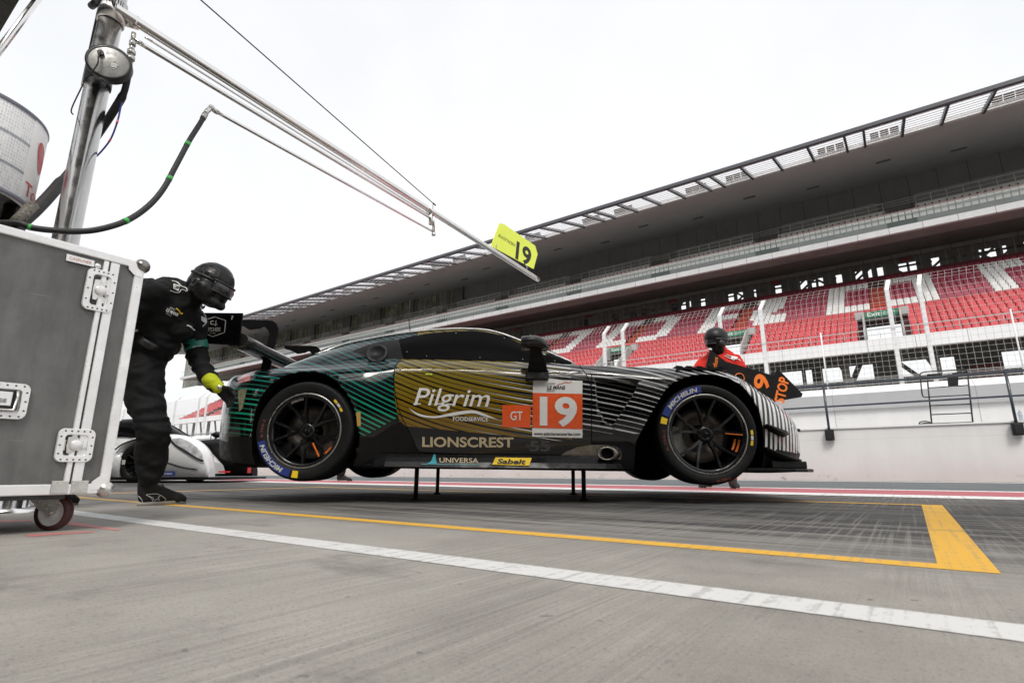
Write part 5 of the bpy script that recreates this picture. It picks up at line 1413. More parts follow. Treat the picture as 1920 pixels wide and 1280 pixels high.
mb = MB(); r0, r1 = onplane(408, 211), onplane(812, 434); mb.tube(seg(r0, r1), .014, 28); build('hose_arm', mb, M_CHROME, gan)
lk = onplane(813, 400); lk2 = onplane(813, 437)
mb = MB(); mb.tube([lk + Vec((0, 0, .04)), lk2], .017, 32); mb.tube([lk + Vec((0, 0, .0)) - BD * .06, lk2 + Vec((0, 0, .08)) - BD * .06], .022, 32); mb.tube([lk2, lk2 - Vec((0, 0, .03))], .024, 14); build('drop_link', mb, M_CHROME, gan)
mb = MB(); e0 = onplane(396, 204); mb.tube([r0, (r0 + e0) / 2, e0 + Vec((0, 0, .012))], .019, 12); mb.tube([e0 + Vec((0, 0, .012)), onplane(388, 209), onplane(383, 217)], .018, 12); mb.ball(e0 + Vec((0, 0, .01)), .021, 7); build('elbow_joint', mb, M_STEEL, gan)
mb = MB(); w0, w1 = onplane(376, 0), onplane(812, 381); mb.tube([w0 + (w0 - w1) * .25, w1], .0055, 6); mb.tube([w1, w1 + (w1 - w0).normalized() * .05 - Vec((0, 0, .0))], .009, 6); mb.tube([w1, w1 - Vec((0, 0, .12))], .004, 6); build('stay_wire', mb, M_DKSL, gan)
va = onplane(251, 62, .0); vb = onplane(241, 142, -.03)
mb = MB()
for t0, t1, rr in ((0, .2, .014), (.2, .3, .020), (.3, .42, .015), (.42, .5, .025), (.5, .56, .018), (.56, .64, .025), (.64, 1.0, .017)):
    mb.tube([va + (vb - va) * t0, va + (vb - va) * t1], rr, 12)
mb.tube([va + (vb - va) * .1, q0], .014, 10); build('valve', mb, M_STEEL, gan)
# round lamp dish

dc = Dp(204, 117, 2.86); dn = Vec((.45, -.86, .02)).normalized()
mb = MB(); mb.lathe([(.0, .006), (.098, .004), (.108, .0)], dc, dn, 48); dsh = build('lamp_dish', mb, mat('brushed_dish', (.27, .27, .26), .45, metal=.35, var=.2, nsc=12), gan)
mb = MB(); mb.lathe([(.106, .006), (.118, .006), (.120, .0), (.120, -.05), (.10, -.065), (0, -.066)], dc, dn, 48); build('dish_housing', mb, M_BLACK, dsh)
dx = dn.cross(Vec((0, 0, 1))).normalized() * -1; dy = dn.cross(dx) * (1 if dn.cross(dx).z > 0 else -1)
mb = MB()
for a in range(5): mb.ball(dc + (dx * math.cos(a * 1.256) + dy * math.sin(a * 1.256)) * .03 + dn * .006 + dx * .02 - dy * .015, .004, 4)
for k in range(3): o = dc + dn * .0075 + dx * .015 - dy * (.03 - k * .01); mb.add([o, o + dx * .03, o + dx * .03 + dy * .006, o + dy * .006], [(0, 1, 2, 3)])
build('dish_print', mb, M_WVIN, dsh)
mb = MB(); o = dc - dx * .045 + dy * .04; mb.tube([o + dn * .004, o + dn * .022], .018, 12); mb.tube(crom([o + dn * .022, o + dn * .04 - dy * .05, dc - dx * .045 - dy * .06 + dn * .03, dc - dx * .09 - dy * .16 + dn * .0, Dp(150, 170, 2.9), Dp(134, 205, 2.92), Dp(137, 215, 2.95)], 5), .0042, 6); build('dish_cable', mb, M_BLACK, dsh)
mb = MB(); z = Dp(155, 148, 2.95).z; mb.lathe([(pr + .001, z - .02), (pr + .008, z - .02), (pr + .008, z + .02), (pr + .001, z + .02)], PB, (0, 0, 1), 36); mb.box((PB.x + .02, PB.y - .13, z - .05), (PB.x + .09, PB.y - .04, z + .03)); build('band_clamp', mb, M_BLACK, gan)
# number board on the boom
sc = [(920, 461), (1000, 504.5), (1007.5, 476), (1003, 461), (944, 420), (936, 418.5)]
mb = MB(); pp = []
for px, py in sc: pp.append(onplane(px, py, -.0 if py > 458 else .0))
mb.prism(pp, BN * .006); M_FLUO = mat('fluorescent_yellow_board', (.80, .92, .10), .45, var=.03); M_FLUO.node_tree.nodes['Principled BSDF'].inputs['Emission Strength'].default_value = 0
nbrd = thing('number_board', 'small fluorescent yellow board with a black 19 clipped to the boom end', 'sign', pp[0])
build('board', mb, M_FLUO, nbrd)
mb = MB(); put_text(mb, '19', lambda u, v: onplane(966 + 28 * u + 9 * 0 + 5.5 * v * .6, 485 - 34 * v + 17 * u, .008), bold=.03); build('number', mb, M_BVIN, nbrd)
mb = MB(); put_text(mb, 'BLACKTHORN', lambda u, v: onplane(934 + 31 * u + 2 * v, 443 + 20 * u - 5 * v, .008), shear=.2); build('lettering', mb, M_BVIN, nbrd)
mb = MB()
for px, py in ((930, 459), (988, 498)): a = onplane(px, py, .004); mb.tube([a - Vec((0, 0, .05)), a + Vec((0, 0, .02))], .008, 8); mb.ball(a, .014, 5)
build('clip', mb, M_STEEL, nbrd)
# hoses
M_HOSE = mat('black_braided_hose', (.018, .018, .019), .55, var=.25, nsc=40, bump=.3, bsc=250, bdist=.001); M_GTAPE = mat('green_tape', (.06, .45, .09), .5)
yA = onplane(383, 217).y
hp = [(385, 214, yA), (375, 232, yA - .03), (356, 262, yA - .1), (341, 290, yA - .16), (325, 320, yA - .22), (309, 350, yA - .28), (287, 378, yA - .34), (258, 402, yA - .42), (225, 419, yA - .5), (180, 431, yA - .58), (140, 434, yA - .64), (100, 432, yA - .7), (60, 427, yA - .75), (30, 418, yA - .78), (-30, 425, yA - .8), (-90, 470, yA - .82)]
pts = crom([Dp(*q) for q in hp], 5)
hose = thing('air_hose', 'black air hose with green tape bands drooping from the hose arm to the tank', 'hose', pts[-1])
mb = MB(); mb.tube(pts, .0175, 12); build('hose_line', mb, M_HOSE, hose)
mb = MB(); mb.tube(pts[:4], .0205, 12); build('ferrule', mb, M_LIP, hose)
for k in (11, 22, 38, 60):
    mb = MB(); mb.tube(pts[k:k + 2], .019, 12); build('tape_band', mb, M_GTAPE, hose)
hp = [(240, 142, 2.95), (232, 175, 3.0), (215, 205, 3.05), (192, 240, 3.13), (160, 285, 3.16), (120, 335, 3.12), (92, 368, 3.0), (66, 395, 2.9), (35, 425, 2.8), (10, 470, 2.7)]
pts = crom([Dp(*q) for q in hp], 5)
h2 = thing('fuel_hose', 'thick black hose hanging behind the post from the valve down to the case', 'hose', pts[-1])
mb = MB(); mb.tube(pts, [.019] * 6 + [.024] * 20 + [.033] * (len(pts) - 26), 14); build('hose_line', mb, M_HOSE, h2)
mb = MB(); a = pts[36]; mb.tube([pts[35] + Vec((0, -.02, .02)), pts[40] + Vec((0, -.025, 0))], .034, 12); build('printed_sleeve', mb, mat('printed_sleeve', (.12, .11, .09), .6, var=.8, nsc=60), h2)
mb = MB(); bl = crom([Dp(*q) for q in ((228, 192, 2.98), (221, 225, 2.98), (208, 260, 3.0), (190, 284, 3.05), (176, 298, 3.09))], 5); mb.tube(bl, .005, 8); bc = build('blue_line', mb, mat('blue_cable', (.03, .04, .3), .4), h2)
for k in (5, 10): mb = MB(); mb.tube(bl[k:k + 2], .0062, 8); build('pink_tape', mb, mat('pink_tape', (.75, .12, .25), .5), bc)
# second boom and roof pipe over the corner
a, b = Dp(72, -3, 3.6), Dp(0, 92, 3.3)
st = thing('overhead_pipe', 'thin polished pipe slanting down from the canopy beside the tank', 'pipe', b)
mb = MB(); mb.tube([a + (a - b) * 1.2, b - (a - b) * .6], .024, 14); build('pipe_tube', mb, M_CHROME, st)
mb = MB(); q = a + (a - b) * 1.2; mb.tube([q, q + Vec((0, 0, 0)) + (a - b).normalized() * .1], .02, 12); build('pipe_socket', mb, M_DKSL, st)

# ================================================================ WHITE PROTOTYPE RACE CAR
w0 = Gd(250, 905)
LMF = Matrix.Translation((w0.x, w0.y, 0)) @ Matrix.Rotation(R(-3), 4, 'Z') @ Matrix.Translation((0, .95, 0))
lm = thing('prototype_car', 'white open nosed prototype race car parked behind the mechanic in black', 'race car', frame=LMF)
M_LW = mat('white_car_paint', (.75, .75, .75), .2, var=.04, nsc=3, coat=.7)
def fender(s, m):
    top = [(-.62, .48), (-.45, .62), (-.2, .745), (.1, .80), (.45, .83), (.70, .80), (.95, .70), (1.10, .58), (1.2, .44), (1.25, .25)]
    hw = [(-.62, .12), (-.3, .19), (.3, .21), (.8, .20), (1.1, .17), (1.25, .10)]
    rings = []
    for i in range(38):
        x = -.62 + 1.87 * i / 37; zt = spline(top, x); w = spline(hw, x); c = s * (.95 - .21) ; zb = .10
        if abs(x + 0.0) < .41: zb = max(zb, math.sqrt(max(.41**2 - x * x, 0)) + .34)
        zb = min(zb, zt - .02); rr = min(.10, (zt - zb) * .45)
        rings.append([(x, c - w, zb), (x, c - w, zt - rr), (x, c - w + rr * .35, zt - rr * .3), (x, c - w + rr, zt), (x, c, zt + .012), (x, c + w - rr, zt), (x, c + w - rr * .35, zt - rr * .3), (x, c + w, zt - rr), (x, c + w, zb)])
    mb = MB(); mb.loft(rings, 0, True, True); return build('front_fender', mb, m, lm, None)
fn = fender(-1, M_LW); ff = fender(1, M_CMAT)
mb = MB(); rings = []
bt = [(-2.9, .62), (-2.0, .72), (-1.2, .74), (-.7, .60), (-.3, .50)]
for i in range(20):
    x = -2.9 + 2.6 * i / 19; z = spline(bt, x); rings.append([(x, -.94, .10), (x, -.95, z * .75), (x, -.90, z), (x, 0, z + .02), (x, .90, z), (x, .95, z * .75), (x, .94, .10)])
mb.loft(rings, 0, True, True); build('engine_cover', mb, M_LW, lm, None)
mb = MB(); rings = []
cp = [(-2.2, .76, .25), (-1.6, 1.02, .40), (-1.1, 1.14, .46), (-.7, 1.16, .47), (-.35, 1.10, .46), (.0, .93, .44), (.3, .76, .42), (.62, .55, .36), (.85, .34, .30)]
for i in range(40):
    x = -2.2 + 3.05 * i / 39; z = spline([(a, b) for a, b, c in cp], x); w = spline([(a, c) for a, b, c in cp], x)
    rings.append([(x, -w - .05, .15), (x, -w - .03, z * .62), (x, -w * .86, z * .9), (x, -w * .5, z), (x, 0, z + .02), (x, w * .5, z), (x, w * .86, z * .9), (x, w + .03, z * .62), (x, w + .05, .15)])
mb.loft(rings, 0, True, True); tub = build('cockpit', mb, M_LW, lm, None)
mb = MB(); P = []
for i in range(14):
    x = -.95 + 1.2 * i / 13; z = spline([(a, b) for a, b, c in cp], x); w = spline([(a, c) for a, b, c in cp], x); P.append([(x, -w * 1.0 - .03, z * .70 + .0), (x, -w * .87, z * .905), (x, -w * .52, z + .008), (x, 0, z + .026), (x, w * .52, z + .008), (x, w * .87, z * .905), (x, w + .03, z * .70)])
mb.grid(P); build('windscreen', mb, M_GLZ, tub, None)
mb = MB(); mb.box((-.6, -.95, .05), (1.0, .95, .085)); pl = [(1.0, -.93), (1.3, -.93), (1.46, -.80), (1.5, -.4), (1.5, .4), (1.46, .80), (1.3, .93), (1.0, .93)]; mb.prism([(x, y, .05) for x, y in pl], (0, 0, .035)); mb.box((-2.9, -.93, .05), (-.6, .93, .08)); build('splitter', mb, M_CMAT, lm, None)
mb = MB(); mb.grid([[(.55, -.955, .74), (.72, -.955, .765), (.9, -.95, .70), (1.04, -.93, .60), (1.13, -.91, .50)], [(.60, -.958, .66), (.78, -.958, .60), (.95, -.955, .50), (1.08, -.935, .42), (1.17, -.915, .38)]]); hl = build('headlight', mb, mat('lamp_lens_grey', (.50, .51, .52), .08, var=.45, nsc=9, coat=.6), lm, None)
mb = MB(); mb.tube([(.53, -.957, .75), (.66, -.96, .64), (.8, -.96, .56), (.97, -.957, .47), (1.1, -.94, .40), (1.18, -.92, .37)], .014, 6); build('lamp_seal', mb, M_CMAT, hl, None)
mb = MB(); mb.tube(crom([(-.50, -.95, .50), (-.3, -.955, .66), (0, -.957, .76), (.2, -.957, .78)], 4), .014, 6); mb.tube(crom([(.42, -.957, .40), (.6, -.96, .33), (.85, -.957, .26), (1.1, -.94, .225)], 4), .010, 6); build('black_stripe', mb, M_CMAT, fn, None)
mb = MB(); mb.box((.45, -.962, .12), (.72, -.956, .19)); bl = build('blue_label', mb, M_BLUE, fn, None)
mb = MB(); put_text(mb, 'MICHELIN', planefn((.49, -.9635, .14), (.19, 0, 0), (0, 0, .03)), bold=.02); build('lettering', mb, M_PRNT, bl, None)
for s in (-1, 1):
    mb = MB(); mb.ball((.33, s * .80, .93), .10, 7, sc=(1.2, .8, .65)); mb.tube([(.30, s * .70, .74), (.33, s * .80, .90)], .02, 6); build('mirror', mb, M_CMAT, lm, None)
    for xh in (0, -2.75):
        H = Vec((xh, s * .93, .34)); o = Vec((0, s, 0))
        mb = MB(); mb.lathe([(.24, -.02), (.27, .0), (.33, -.0), (.345, -.03), (.345, -.28), (.3, -.3)], H, o, 40); wl = build('wheel', mb, M_TYRE, lm, None)
        mb = MB(); mb.lathe([(.23, -.2), (.235, -.02), (.245, -.005), (.25, -.015)], H, o, 40); mb.lathe([(0, -.05), (.05, -.05), (.06, -.1)], H, o, 20)
        for k in range(10): a = 2 * PI * k / 10; c = Vec((math.cos(a), 0, math.sin(a))); t_ = Vec((-math.sin(a), 0, math.cos(a))) * .012; mb.loft([[H + c * .05 + t_ - o * .05, H + c * .05 - t_ - o * .05, H + c * .05 - o * .09], [H + c * .235 + t_ - o * .02, H + c * .235 - t_ - o * .02, H + c * .235 - o * .06]], 0, False, False)
        mb.lathe([(0, -.16), (.23, -.16)], H, o, 30); build('rim', mb, M_RIM, wl, None)
        mb = MB(); mb.add([H + Vec((-.305 + a, s * .006, b)) for a, b in ((.03, -.03), (.09, -.03), (.09, .05), (.03, .05))], [(0, 1, 2, 3)]); build('tyre_mark', mb, M_PRNT, wl, None)
    mb = MB(); mb.box((-3.35, s * .88 - .01, .45), (-2.85, s * .88 + .01, 1.02)); build('wing_endplate', mb, M_CMAT, lm, None)
mb = MB(); mb.box((-3.3, -.88, .97), (-2.95, .88, 1.0)); build('wing_plane', mb, M_CMAT, lm, None)
mb = MB(); mb.box((1.255, .42, .16), (1.262, .55, .32)); mb.box((1.10, -.30, .17), (1.30, -.26, .20)); build('red_nose_mark', mb, mat('red_nose_paint', (.6, .02, .02), .4), lm, None)
# ================================================================ PEOPLE
def capsule(mb, a, b, ra, rb, n=16, sq=1.0, up=None):
    a, b = Vec(a), Vec(b); t = (b - a); L = t.length; t = t.normalized() if L > 1e-6 else Vec((0, 0, 1))
    u0 = Vec(up) if up else (Vec((0, 0, 1)) if abs(t.z) < .9 else Vec((1, 0, 0)))
    x = (u0 - t * u0.dot(t)).normalized(); y = t.cross(x); rings = []
    for i in range(1, 5):
        th = PI / 2 * i / 4; rings.append((a - t * ra * math.cos(th), ra * math.sin(th)))
    for i in range(0, 4):
        th = PI / 2 * (1 - i / 4); rings.append((b + t * rb * math.cos(th), rb * math.sin(th)))
    mb.loft([[c + (x * math.cos(2 * PI * j / n) * sq + y * math.sin(2 * PI * j / n)) * r for j in range(n)] for c, r in rings], 0, True, True)
def chain(mb, pts, sq=1.0, up=None):
    for (a, ra), (b, rb) in zip(pts, pts[1:]): capsule(mb, a, b, ra, rb, sq=sq, up=up)
def blob(mb, c, r, sc=(1, 1, 1), rot=None):
    k = MB(); k.ball((0, 0, 0), r, 10, sc=sc); 
    M = rot or Matrix.Identity(3)
    mb.add([Vec(c) + M @ v for v in k.v], k.f, 0, True)
def fuse(mb, name, m, vox, smooth=4, fold=0.0, fscale=(9, 9, 9), seed=0.0, fold2=0.0):
    """melt the pieces into one skin, then crease it"""
    me = mb.mesh('raw', []); o = bpy.data.objects.new('raw', me); COL.objects.link(o)
    md = o.modifiers.new('r', 'REMESH'); md.mode = 'VOXEL'; md.voxel_size = vox
    out = bpy.data.meshes.new_from_object(o.evaluated_get(bpy.context.evaluated_depsgraph_get())); bpy.data.objects.remove(o)
    bm = bmesh.new(); bm.from_mesh(out)
    for _ in range(smooth): bmesh.ops.smooth_vert(bm, verts=bm.verts, factor=.5, use_axis_x=True, use_axis_y=True, use_axis_z=True)
    bm.normal_update()
    if fold:
        ds = []
        for v in bm.verts:
            p = v.co; q = Vec((p.x * fscale[0], p.y * fscale[1], p.z * fscale[2] + seed))
            w = noise.noise_vector(q * .45) * .9
            n1 = 1 - abs(noise.noise(q + w)) * 2.2; n2 = 1 - abs(noise.noise(q * 2.3 + w * 1.7)) * 2.0
            ds.append((v, v.normal.copy() * (fold * (n1 - .3) + fold2 * (n2 - .3))))
        for v, d in ds: v.co += d
        bmesh.ops.smooth_vert(bm, verts=bm.verts, factor=.4, use_axis_x=True, use_axis_y=True, use_axis_z=True)
    for f in bm.faces: f.smooth = True
    bm.to_mesh(out); 
    tree = BVHTree.FromBMesh(bm); bm.free(); out.materials.clear(); out.materials.append(m); out.name = name
    return out, tree
def eye(tree, px, py, off=.003):
    d = ray(px, py).normalized(); h = tree.ray_cast(CP, d)
    if h[0] is None: return None
    n = h[1] if h[1].dot(d) < 0 else -h[1]
    return h[0] + n * off
def eline(mb, tree, pts, r, off=.002, n=6, k=4):
    q = [eye(tree, p.x, p.y, off) for p in crom([Vec((a, b, 0)) for a, b in pts], k)]; q = [p for p in q if p]
    if len(q) > 1: mb.tube(q, r, n)
def epatch(mb, tree, poly, off=.003, div=6):
    (a, b, c, d) = [Vec((x, y, 0)) for x, y in poly]; P = []
    for i in range(div + 1):
        row = []
        for j in range(div + 1):
            u, v = j / div, i / div; p = (a * (1 - u) + b * u) * (1 - v) + (d * (1 - u) + c * u) * v; row.append(eye(tree, p.x, p.y, off))
        P.append(row)
    if all(q for r_ in P for q in r_): mb.grid(P)
    else: print('patch missed', poly)
def etext(mb, tree, s, o, x, y, off=.004, **kw):
    miss = []
    def fn(u, v):
        q = eye(tree, o[0] + x[0] * u + y[0] * v, o[1] + x[1] * u + y[1] * v, off)
        if q is None: miss.append(1); return Vec((0, 0, -5))
        return q
    k = MB(); put_text(k, s, fn, cuts=4, **kw)
    if not miss: mb.add(k.v, k.f, 0)
    else: print('text missed', s)
def mat_suit(name, col, rough=.75):
    t = NT(name); o = t.obj(); n = t.noise(o, 3, 5, .6); w = t.noise(t.scaled(o, (1, 1, 2.2)), 22, 5, .6); wv = t.noise(o, 700, 2)
    t.set(col=t.mix(t.mapr(n, .3, .7), tuple(c * .8 for c in col), tuple(c * 1.25 for c in col)), rough=rough, sheen=.02, spec=.2)
    t.bump(t.math('ADD', t.math('MULTIPLY', w, .8), t.math('MULTIPLY', wv, .15)), .4, .012); return t.m
M_SUITB = mat_suit('black_race_suit', (.006, .006, .0063)); M_SUITR = mat_suit('red_race_suit', (.50, .022, .014)); M_HEL = mat('matt_black_helmet', (.009, .009, .0095), .34, var=.15, nsc=10, spec=.3)
M_SHOE = mat('black_suede_shoe', (.009, .009, .009), .8, bump=.3, bsc=90); M_SOLE = mat('grey_shoe_sole', (.34, .32, .28), .6, var=.15); M_VIS = mat('goggle_lens', (.02, .02, .022), .05, coat=.6, var=.2)
M_GLVY = mat_suit('yellow_glove_cuff', (.50, .56, .015), .6); M_GLVB = mat_suit('black_glove', (.009, .009, .009), .65); M_GRBAND = mat('green_armband_cloth', (.012, .15, .11), .6, var=.15); M_MARK = mat('white_suit_print', (.66, .66, .65), .5, var=.06)

def shoe(heel, toe, parent, name='shoe', lift=0.0, w=.048):
    heel, toe = Vec(heel), Vec(toe); L = (toe - heel); d = L.normalized(); up = Vec((0, 0, 1)); s = d.cross(up).normalized(); ln = L.length
    P = lambda f, z, q=0.0: heel + d * (f * ln) + up * z + s * q
    mb = MB()
    chain(mb, [(P(.14, .075), .046), (P(.13, .13), .050), (P(.16, .175), .052)])
    chain(mb, [(P(.14, .05), .040), (P(.40, .058), .044), (P(.62, .047), .042), (P(.80, .036), .036), (P(.90, .028), .026)])
    capsule(mb, P(.30, .09), P(.55, .065), .042, .035)
    blob(mb, P(.72, .036, .012), .036); blob(mb, P(.72, .036, -.012), .036)
    me, tree = fuse(mb, name, M_SHOE, .006, 4)
    sh = build(name, me, None, parent, IDM)
    so = MB(); out = []
    for i in range(28):
        a = 2 * PI * i / 28; f = .5 + .5 * math.cos(a); wd = (.034 + .012 * math.sin(PI * min(1, f * 1.15)) ) * (1 if f < .9 else .9); out.append(heel + d * (ln * (.0 + f * .985)) + s * (wd * math.sin(a)))
    so.loft([[p for p in out], [p + up * .016 for p in out], [p - (p - (heel + d * ln * .5)) * .03 + up * .022 for p in out]], 0, True, True); build('sole', so, M_SOLE, sh, IDM)
    la = MB()
    for k in range(4): c = P(.36 + .07 * k, .105 - .012 * k); la.tube(crom([c - s * .03, c + up * .010, c + s * .03], 3), .004, 6)
    la.tube(crom([P(.42, .115), P(.46, .128, -.02), P(.56, .10, -.03), P(.5, .105, -.02)], 4), .0035, 6); build('lace', la, M_BLACK, sh, IDM)
    return sh, tree

# ---------------- mechanic in black, bent over towards the tail of the car
Yp = 3.46
foot_h, foot_t = Gd(256, 948), Gd(350, 943)
man = thing('person', 'person in black suit and matt black helmet bending to the tail of the raised car', 'person', Vec((foot_h.x, foot_h.y, 0)))
mb = MB(); D_ = Dp
hipN, hipF = D_(268, 690, Yp), D_(234, 688, Yp + .12)
kneeN, ankN = D_(290, 812, Yp - .04), D_(284, 882, Yp + .02)
chain(mb, [(hipN, .120), (D_(272, 750, Yp - .02), .104), (kneeN, .088), (D_(285, 845, Yp), .089), (ankN, .074), (D_(284, 887, Yp + .02), .072)])
footF = D_(110, 944, Yp - .02); ankF = D_(118, 905, Yp)
chain(mb, [(hipF, .115), (D_(192, 745, Yp + .1), .10), (D_(165, 800, Yp + .06), .088), (D_(138, 860, Yp + .02), .082), (ankF, .072)])
chain(mb, [(D_(258, 688, Yp + .05), .145), (D_(270, 655, Yp + .05), .15), (D_(284, 628, Yp + .04), .155), (D_(304, 592, Yp), .17), (D_(322, 566, Yp), .165)])
blob(mb, D_(318, 578, Yp), .18, (1.0, .95, 1.0)); blob(mb, D_(292, 640, Yp + .02), .145); blob(mb, D_(270, 570, Yp + .04), .15, (1, 1, 1.2)); blob(mb, D_(280, 600, Yp + .04), .16)
shR, shL = D_(288, 552, Yp - .18), D_(362, 604, Yp + .14)
chain(mb, [(D_(320, 560, Yp), .13), (shR, .088), (D_(238, 578, Yp - .22), .080), (D_(195, 612, Yp - .16), .070), (D_(190, 660, Yp + .05), .055)])
chain(mb, [(D_(326, 572, Yp + .04), .135), (D_(345, 590, Yp + .10), .108), (shL, .090), (D_(365, 640, Yp + .18), .070), (D_(369, 668, Yp + .18), .063), (D_(386, 700, Yp + .16), .056), (D_(404, 724, Yp + .14), .047)])
chain(mb, [(D_(322, 560, Yp), .13), (D_(352, 556, Yp), .085), (D_(374, 552, Yp), .072), (D_(392, 548, Yp), .070)])
blob(mb, D_(338, 618, Yp), .075); capsule(mb, D_(306, 644, Yp), D_(318, 652, Yp), .05, .03)
me, mt = fuse(mb, 'race_suit', M_SUITB, .011, 5, fold=.0125, fscale=(7, 7, 14), fold2=.0055)
suit = build('race_suit', me, None, man, IDM)
sh, st1 = shoe(foot_h, foot_t, man)
mb = MB()
eline(mb, st1, [(274, 927), (284, 925.5), (296, 926), (306, 931), (311, 936)], .0018, .002, 5); eline(mb, st1, [(274, 927), (284, 934), (288, 941), (300, 944), (311, 936)], .0018, .002, 5)
eline(mb, st1, [(278, 929), (287, 933), (289, 939), (293, 935), (299, 937), (296, 932), (300, 929)], .0022, .003, 5, 1); eline(mb, st1, [(260, 929), (266, 936), (268, 943)], .0016, .002, 5)
build('shoe_emblem', mb, M_MARK, sh, IDM)
shoe(Vec((footF.x - .17, footF.y, 0)), Gd(148, 946), man)
# helmet
hc = D_(397, 533, Yp - .01); tilt = Matrix.Rotation(R(24), 3, 'Y')
def hp_(x, y, z): return hc + tilt @ Vec((x, y, z))
mb = MB(); blob(mb, hp_(-.005, 0, .015), .136, (1.06, .86, 1.0), tilt); blob(mb, hp_(-.03, 0, -.03), .12, (1.0, .92, .9), tilt)
chain(mb, [(hp_(-.02, -.085, -.075), .045), (hp_(.050, -.078, -.100), .034), (hp_(.112, -.04, -.108), .029), (hp_(.112, .04, -.108), .029), (hp_(.050, .078, -.100), .034), (hp_(-.02, .085, -.075), .045)])
capsule(mb, hp_(.02, -.06, -.06), hp_(.02, .06, -.06), .085, .085); blob(mb, hp_(.07, 0, -.05), .075)
hm, ht = fuse(mb, 'helmet', M_HEL, .0065, 5); hel = build('helmet', hm, None, man, IDM)
mb = MB(); P = []
for i in range(9):
    a = R(-62 + 124 * i / 8); P.append([hp_(.012 + .128 * math.cos(a), .122 * math.sin(a), .030), hp_(.024 + .130 * math.cos(a), .124 * math.sin(a), .0), hp_(.026 + .126 * math.cos(a), .120 * math.sin(a), -.038)])
mb.grid(P); build('visor', mb, M_VIS, hel, IDM)
mb = MB(); mb.tube([p[0] + (p[0] - hc).normalized() * .002 for p in P], .007, 8); mb.tube([p[2] for p in P], .005, 8); build('visor_frame', mb, M_BLACK, hel, IDM)
mb = MB(); rim = [hp_(-.005 + .146 * math.cos(a), .121 * math.sin(a), .022) for a in [R(60 + 240 * i / 24) for i in range(25)]]; mb.tube(rim, .008, 8, flat=.5); build('helmet_strap', mb, M_BLACK, hel, IDM)
mb = MB(); mb.lathe([(0, .03), (.022, .03), (.034, .02), (.036, 0)], hp_(-.018, -.100, -.035), (tilt @ Vec((.1, -1, .05))), 20); build('ear_cup', mb, M_HEL, hel, IDM)
mb = MB(); mb.tube(crom([D_(384, 573, Yp - .12), D_(380, 578, Yp - .12), D_(378, 572, Yp - .11)], 3), .007, 6); build('chin_strap', mb, M_BLACK, hel, IDM)
mb = MB()
for pl in ([(379, 506), (384, 501), (392, 500), (396, 505), (389, 507), (383, 510)], [(379, 506), (383, 510), (378, 515)], [(391, 520), (396, 512), (402, 509), (409, 513), (407, 518), (397, 515)], [(396, 505), (404, 501), (411, 508), (410, 517)]): eline(mb, ht, pl, .0016, .0015, 5, 3)
build('helmet_emblem', mb, mat('grey_outline_print', (.12, .12, .12), .5), hel, IDM)
# prints on the suit
mb = MB(); eline(mb, mt, [(322, 527), (332, 530), (340, 537), (350, 541), (351, 547)], .0045, .003, 6); eline(mb, mt, [(319, 545), (334, 549), (341, 543), (351, 547)], .0025, .003, 6); epatch(mb, mt, [(325, 532), (338, 536), (334, 546), (324, 541)], .004); eline(mb, mt, [(377, 582), (384, 592), (386, 604), (379, 612)], .004, .003, 6); epatch(mb, mt, [(376, 592), (386, 597), (386, 607), (377, 601)], .004)
build('suit_print', mb, M_MARK, suit, IDM)
mb = MB(); etext(mb, mt, 'OMP', (325.5, 540.5), (9.5, 3.2), (1.5, -6), .0055, bold=.03); build('print_lettering', mb, M_BLACK, suit, IDM)
mb = MB(); etext(mb, mt, 'LE MANS', (311.5, 583), (20, 10), (3.5, -5), .0055, bold=.02); etext(mb, mt, 'ASIAN', (318, 577.5), (9, 4.5), (1.5, -2.5), .0055); etext(mb, mt, 'SERIES', (311, 587.5), (10, 5), (1.5, -2.5), .0055); eline(mb, mt, [(350, 610), (357, 613), (361, 617), (365, 619)], .005, .003, 6); etext(mb, mt, 'OMP', (246, 620), (12, 4), (3, -6), .005, bold=.03); build('suit_lettering', mb, M_MARK, suit, IDM)
mb = MB(); eline(mb, mt, [(330, 578), (335, 582), (339, 588), (342, 587)], .004, .003, 6); build('yellow_swoosh', mb, M_YEL, suit, IDM)
mb = MB(); a, b = D_(366, 641, Yp + .18), D_(370, 657, Yp + .18); rr = .072; ax = (b - a).normalized(); mb.lathe([(rr + .001, 0), (rr + .004, .004), (rr + .002, (b - a).length - .004), (rr - .002, (b - a).length)], a, ax, 32); ab = build('armband', mb, M_GRBAND, suit, IDM)
mb = MB(); bt = BVHTree.FromPolygons([tuple(v) for v in MB.__new__(MB).__dict__.get('v', [])] or [(0, 0, -9), (1, 0, -9), (0, 1, -9)], [(0, 1, 2)])
k = MB(); k.lathe([(rr + .001, 0), (rr + .004, .004), (rr + .002, (b - a).length - .004), (rr - .002, (b - a).length)], a, ax, 32); bt = BVHTree.FromPolygons([tuple(v) for v in k.v], k.f)
etext(mb, bt, 'MECHANIC', (361, 653.5), (15, -2.2), (.5, -4), .002, bold=.02)
if mb.v: build('armband_lettering', mb, M_MARK, ab, IDM)
mb = MB(); bl = [D_(x, y, Yp + dy) for x, y, dy in ((252, 626, -.10), (268, 640, -.13), (284, 650, -.12), (298, 655, -.06))]
mb.tube(bl, .026, 8, flat=.5); build('belt', mb, M_BLACK, suit, IDM)
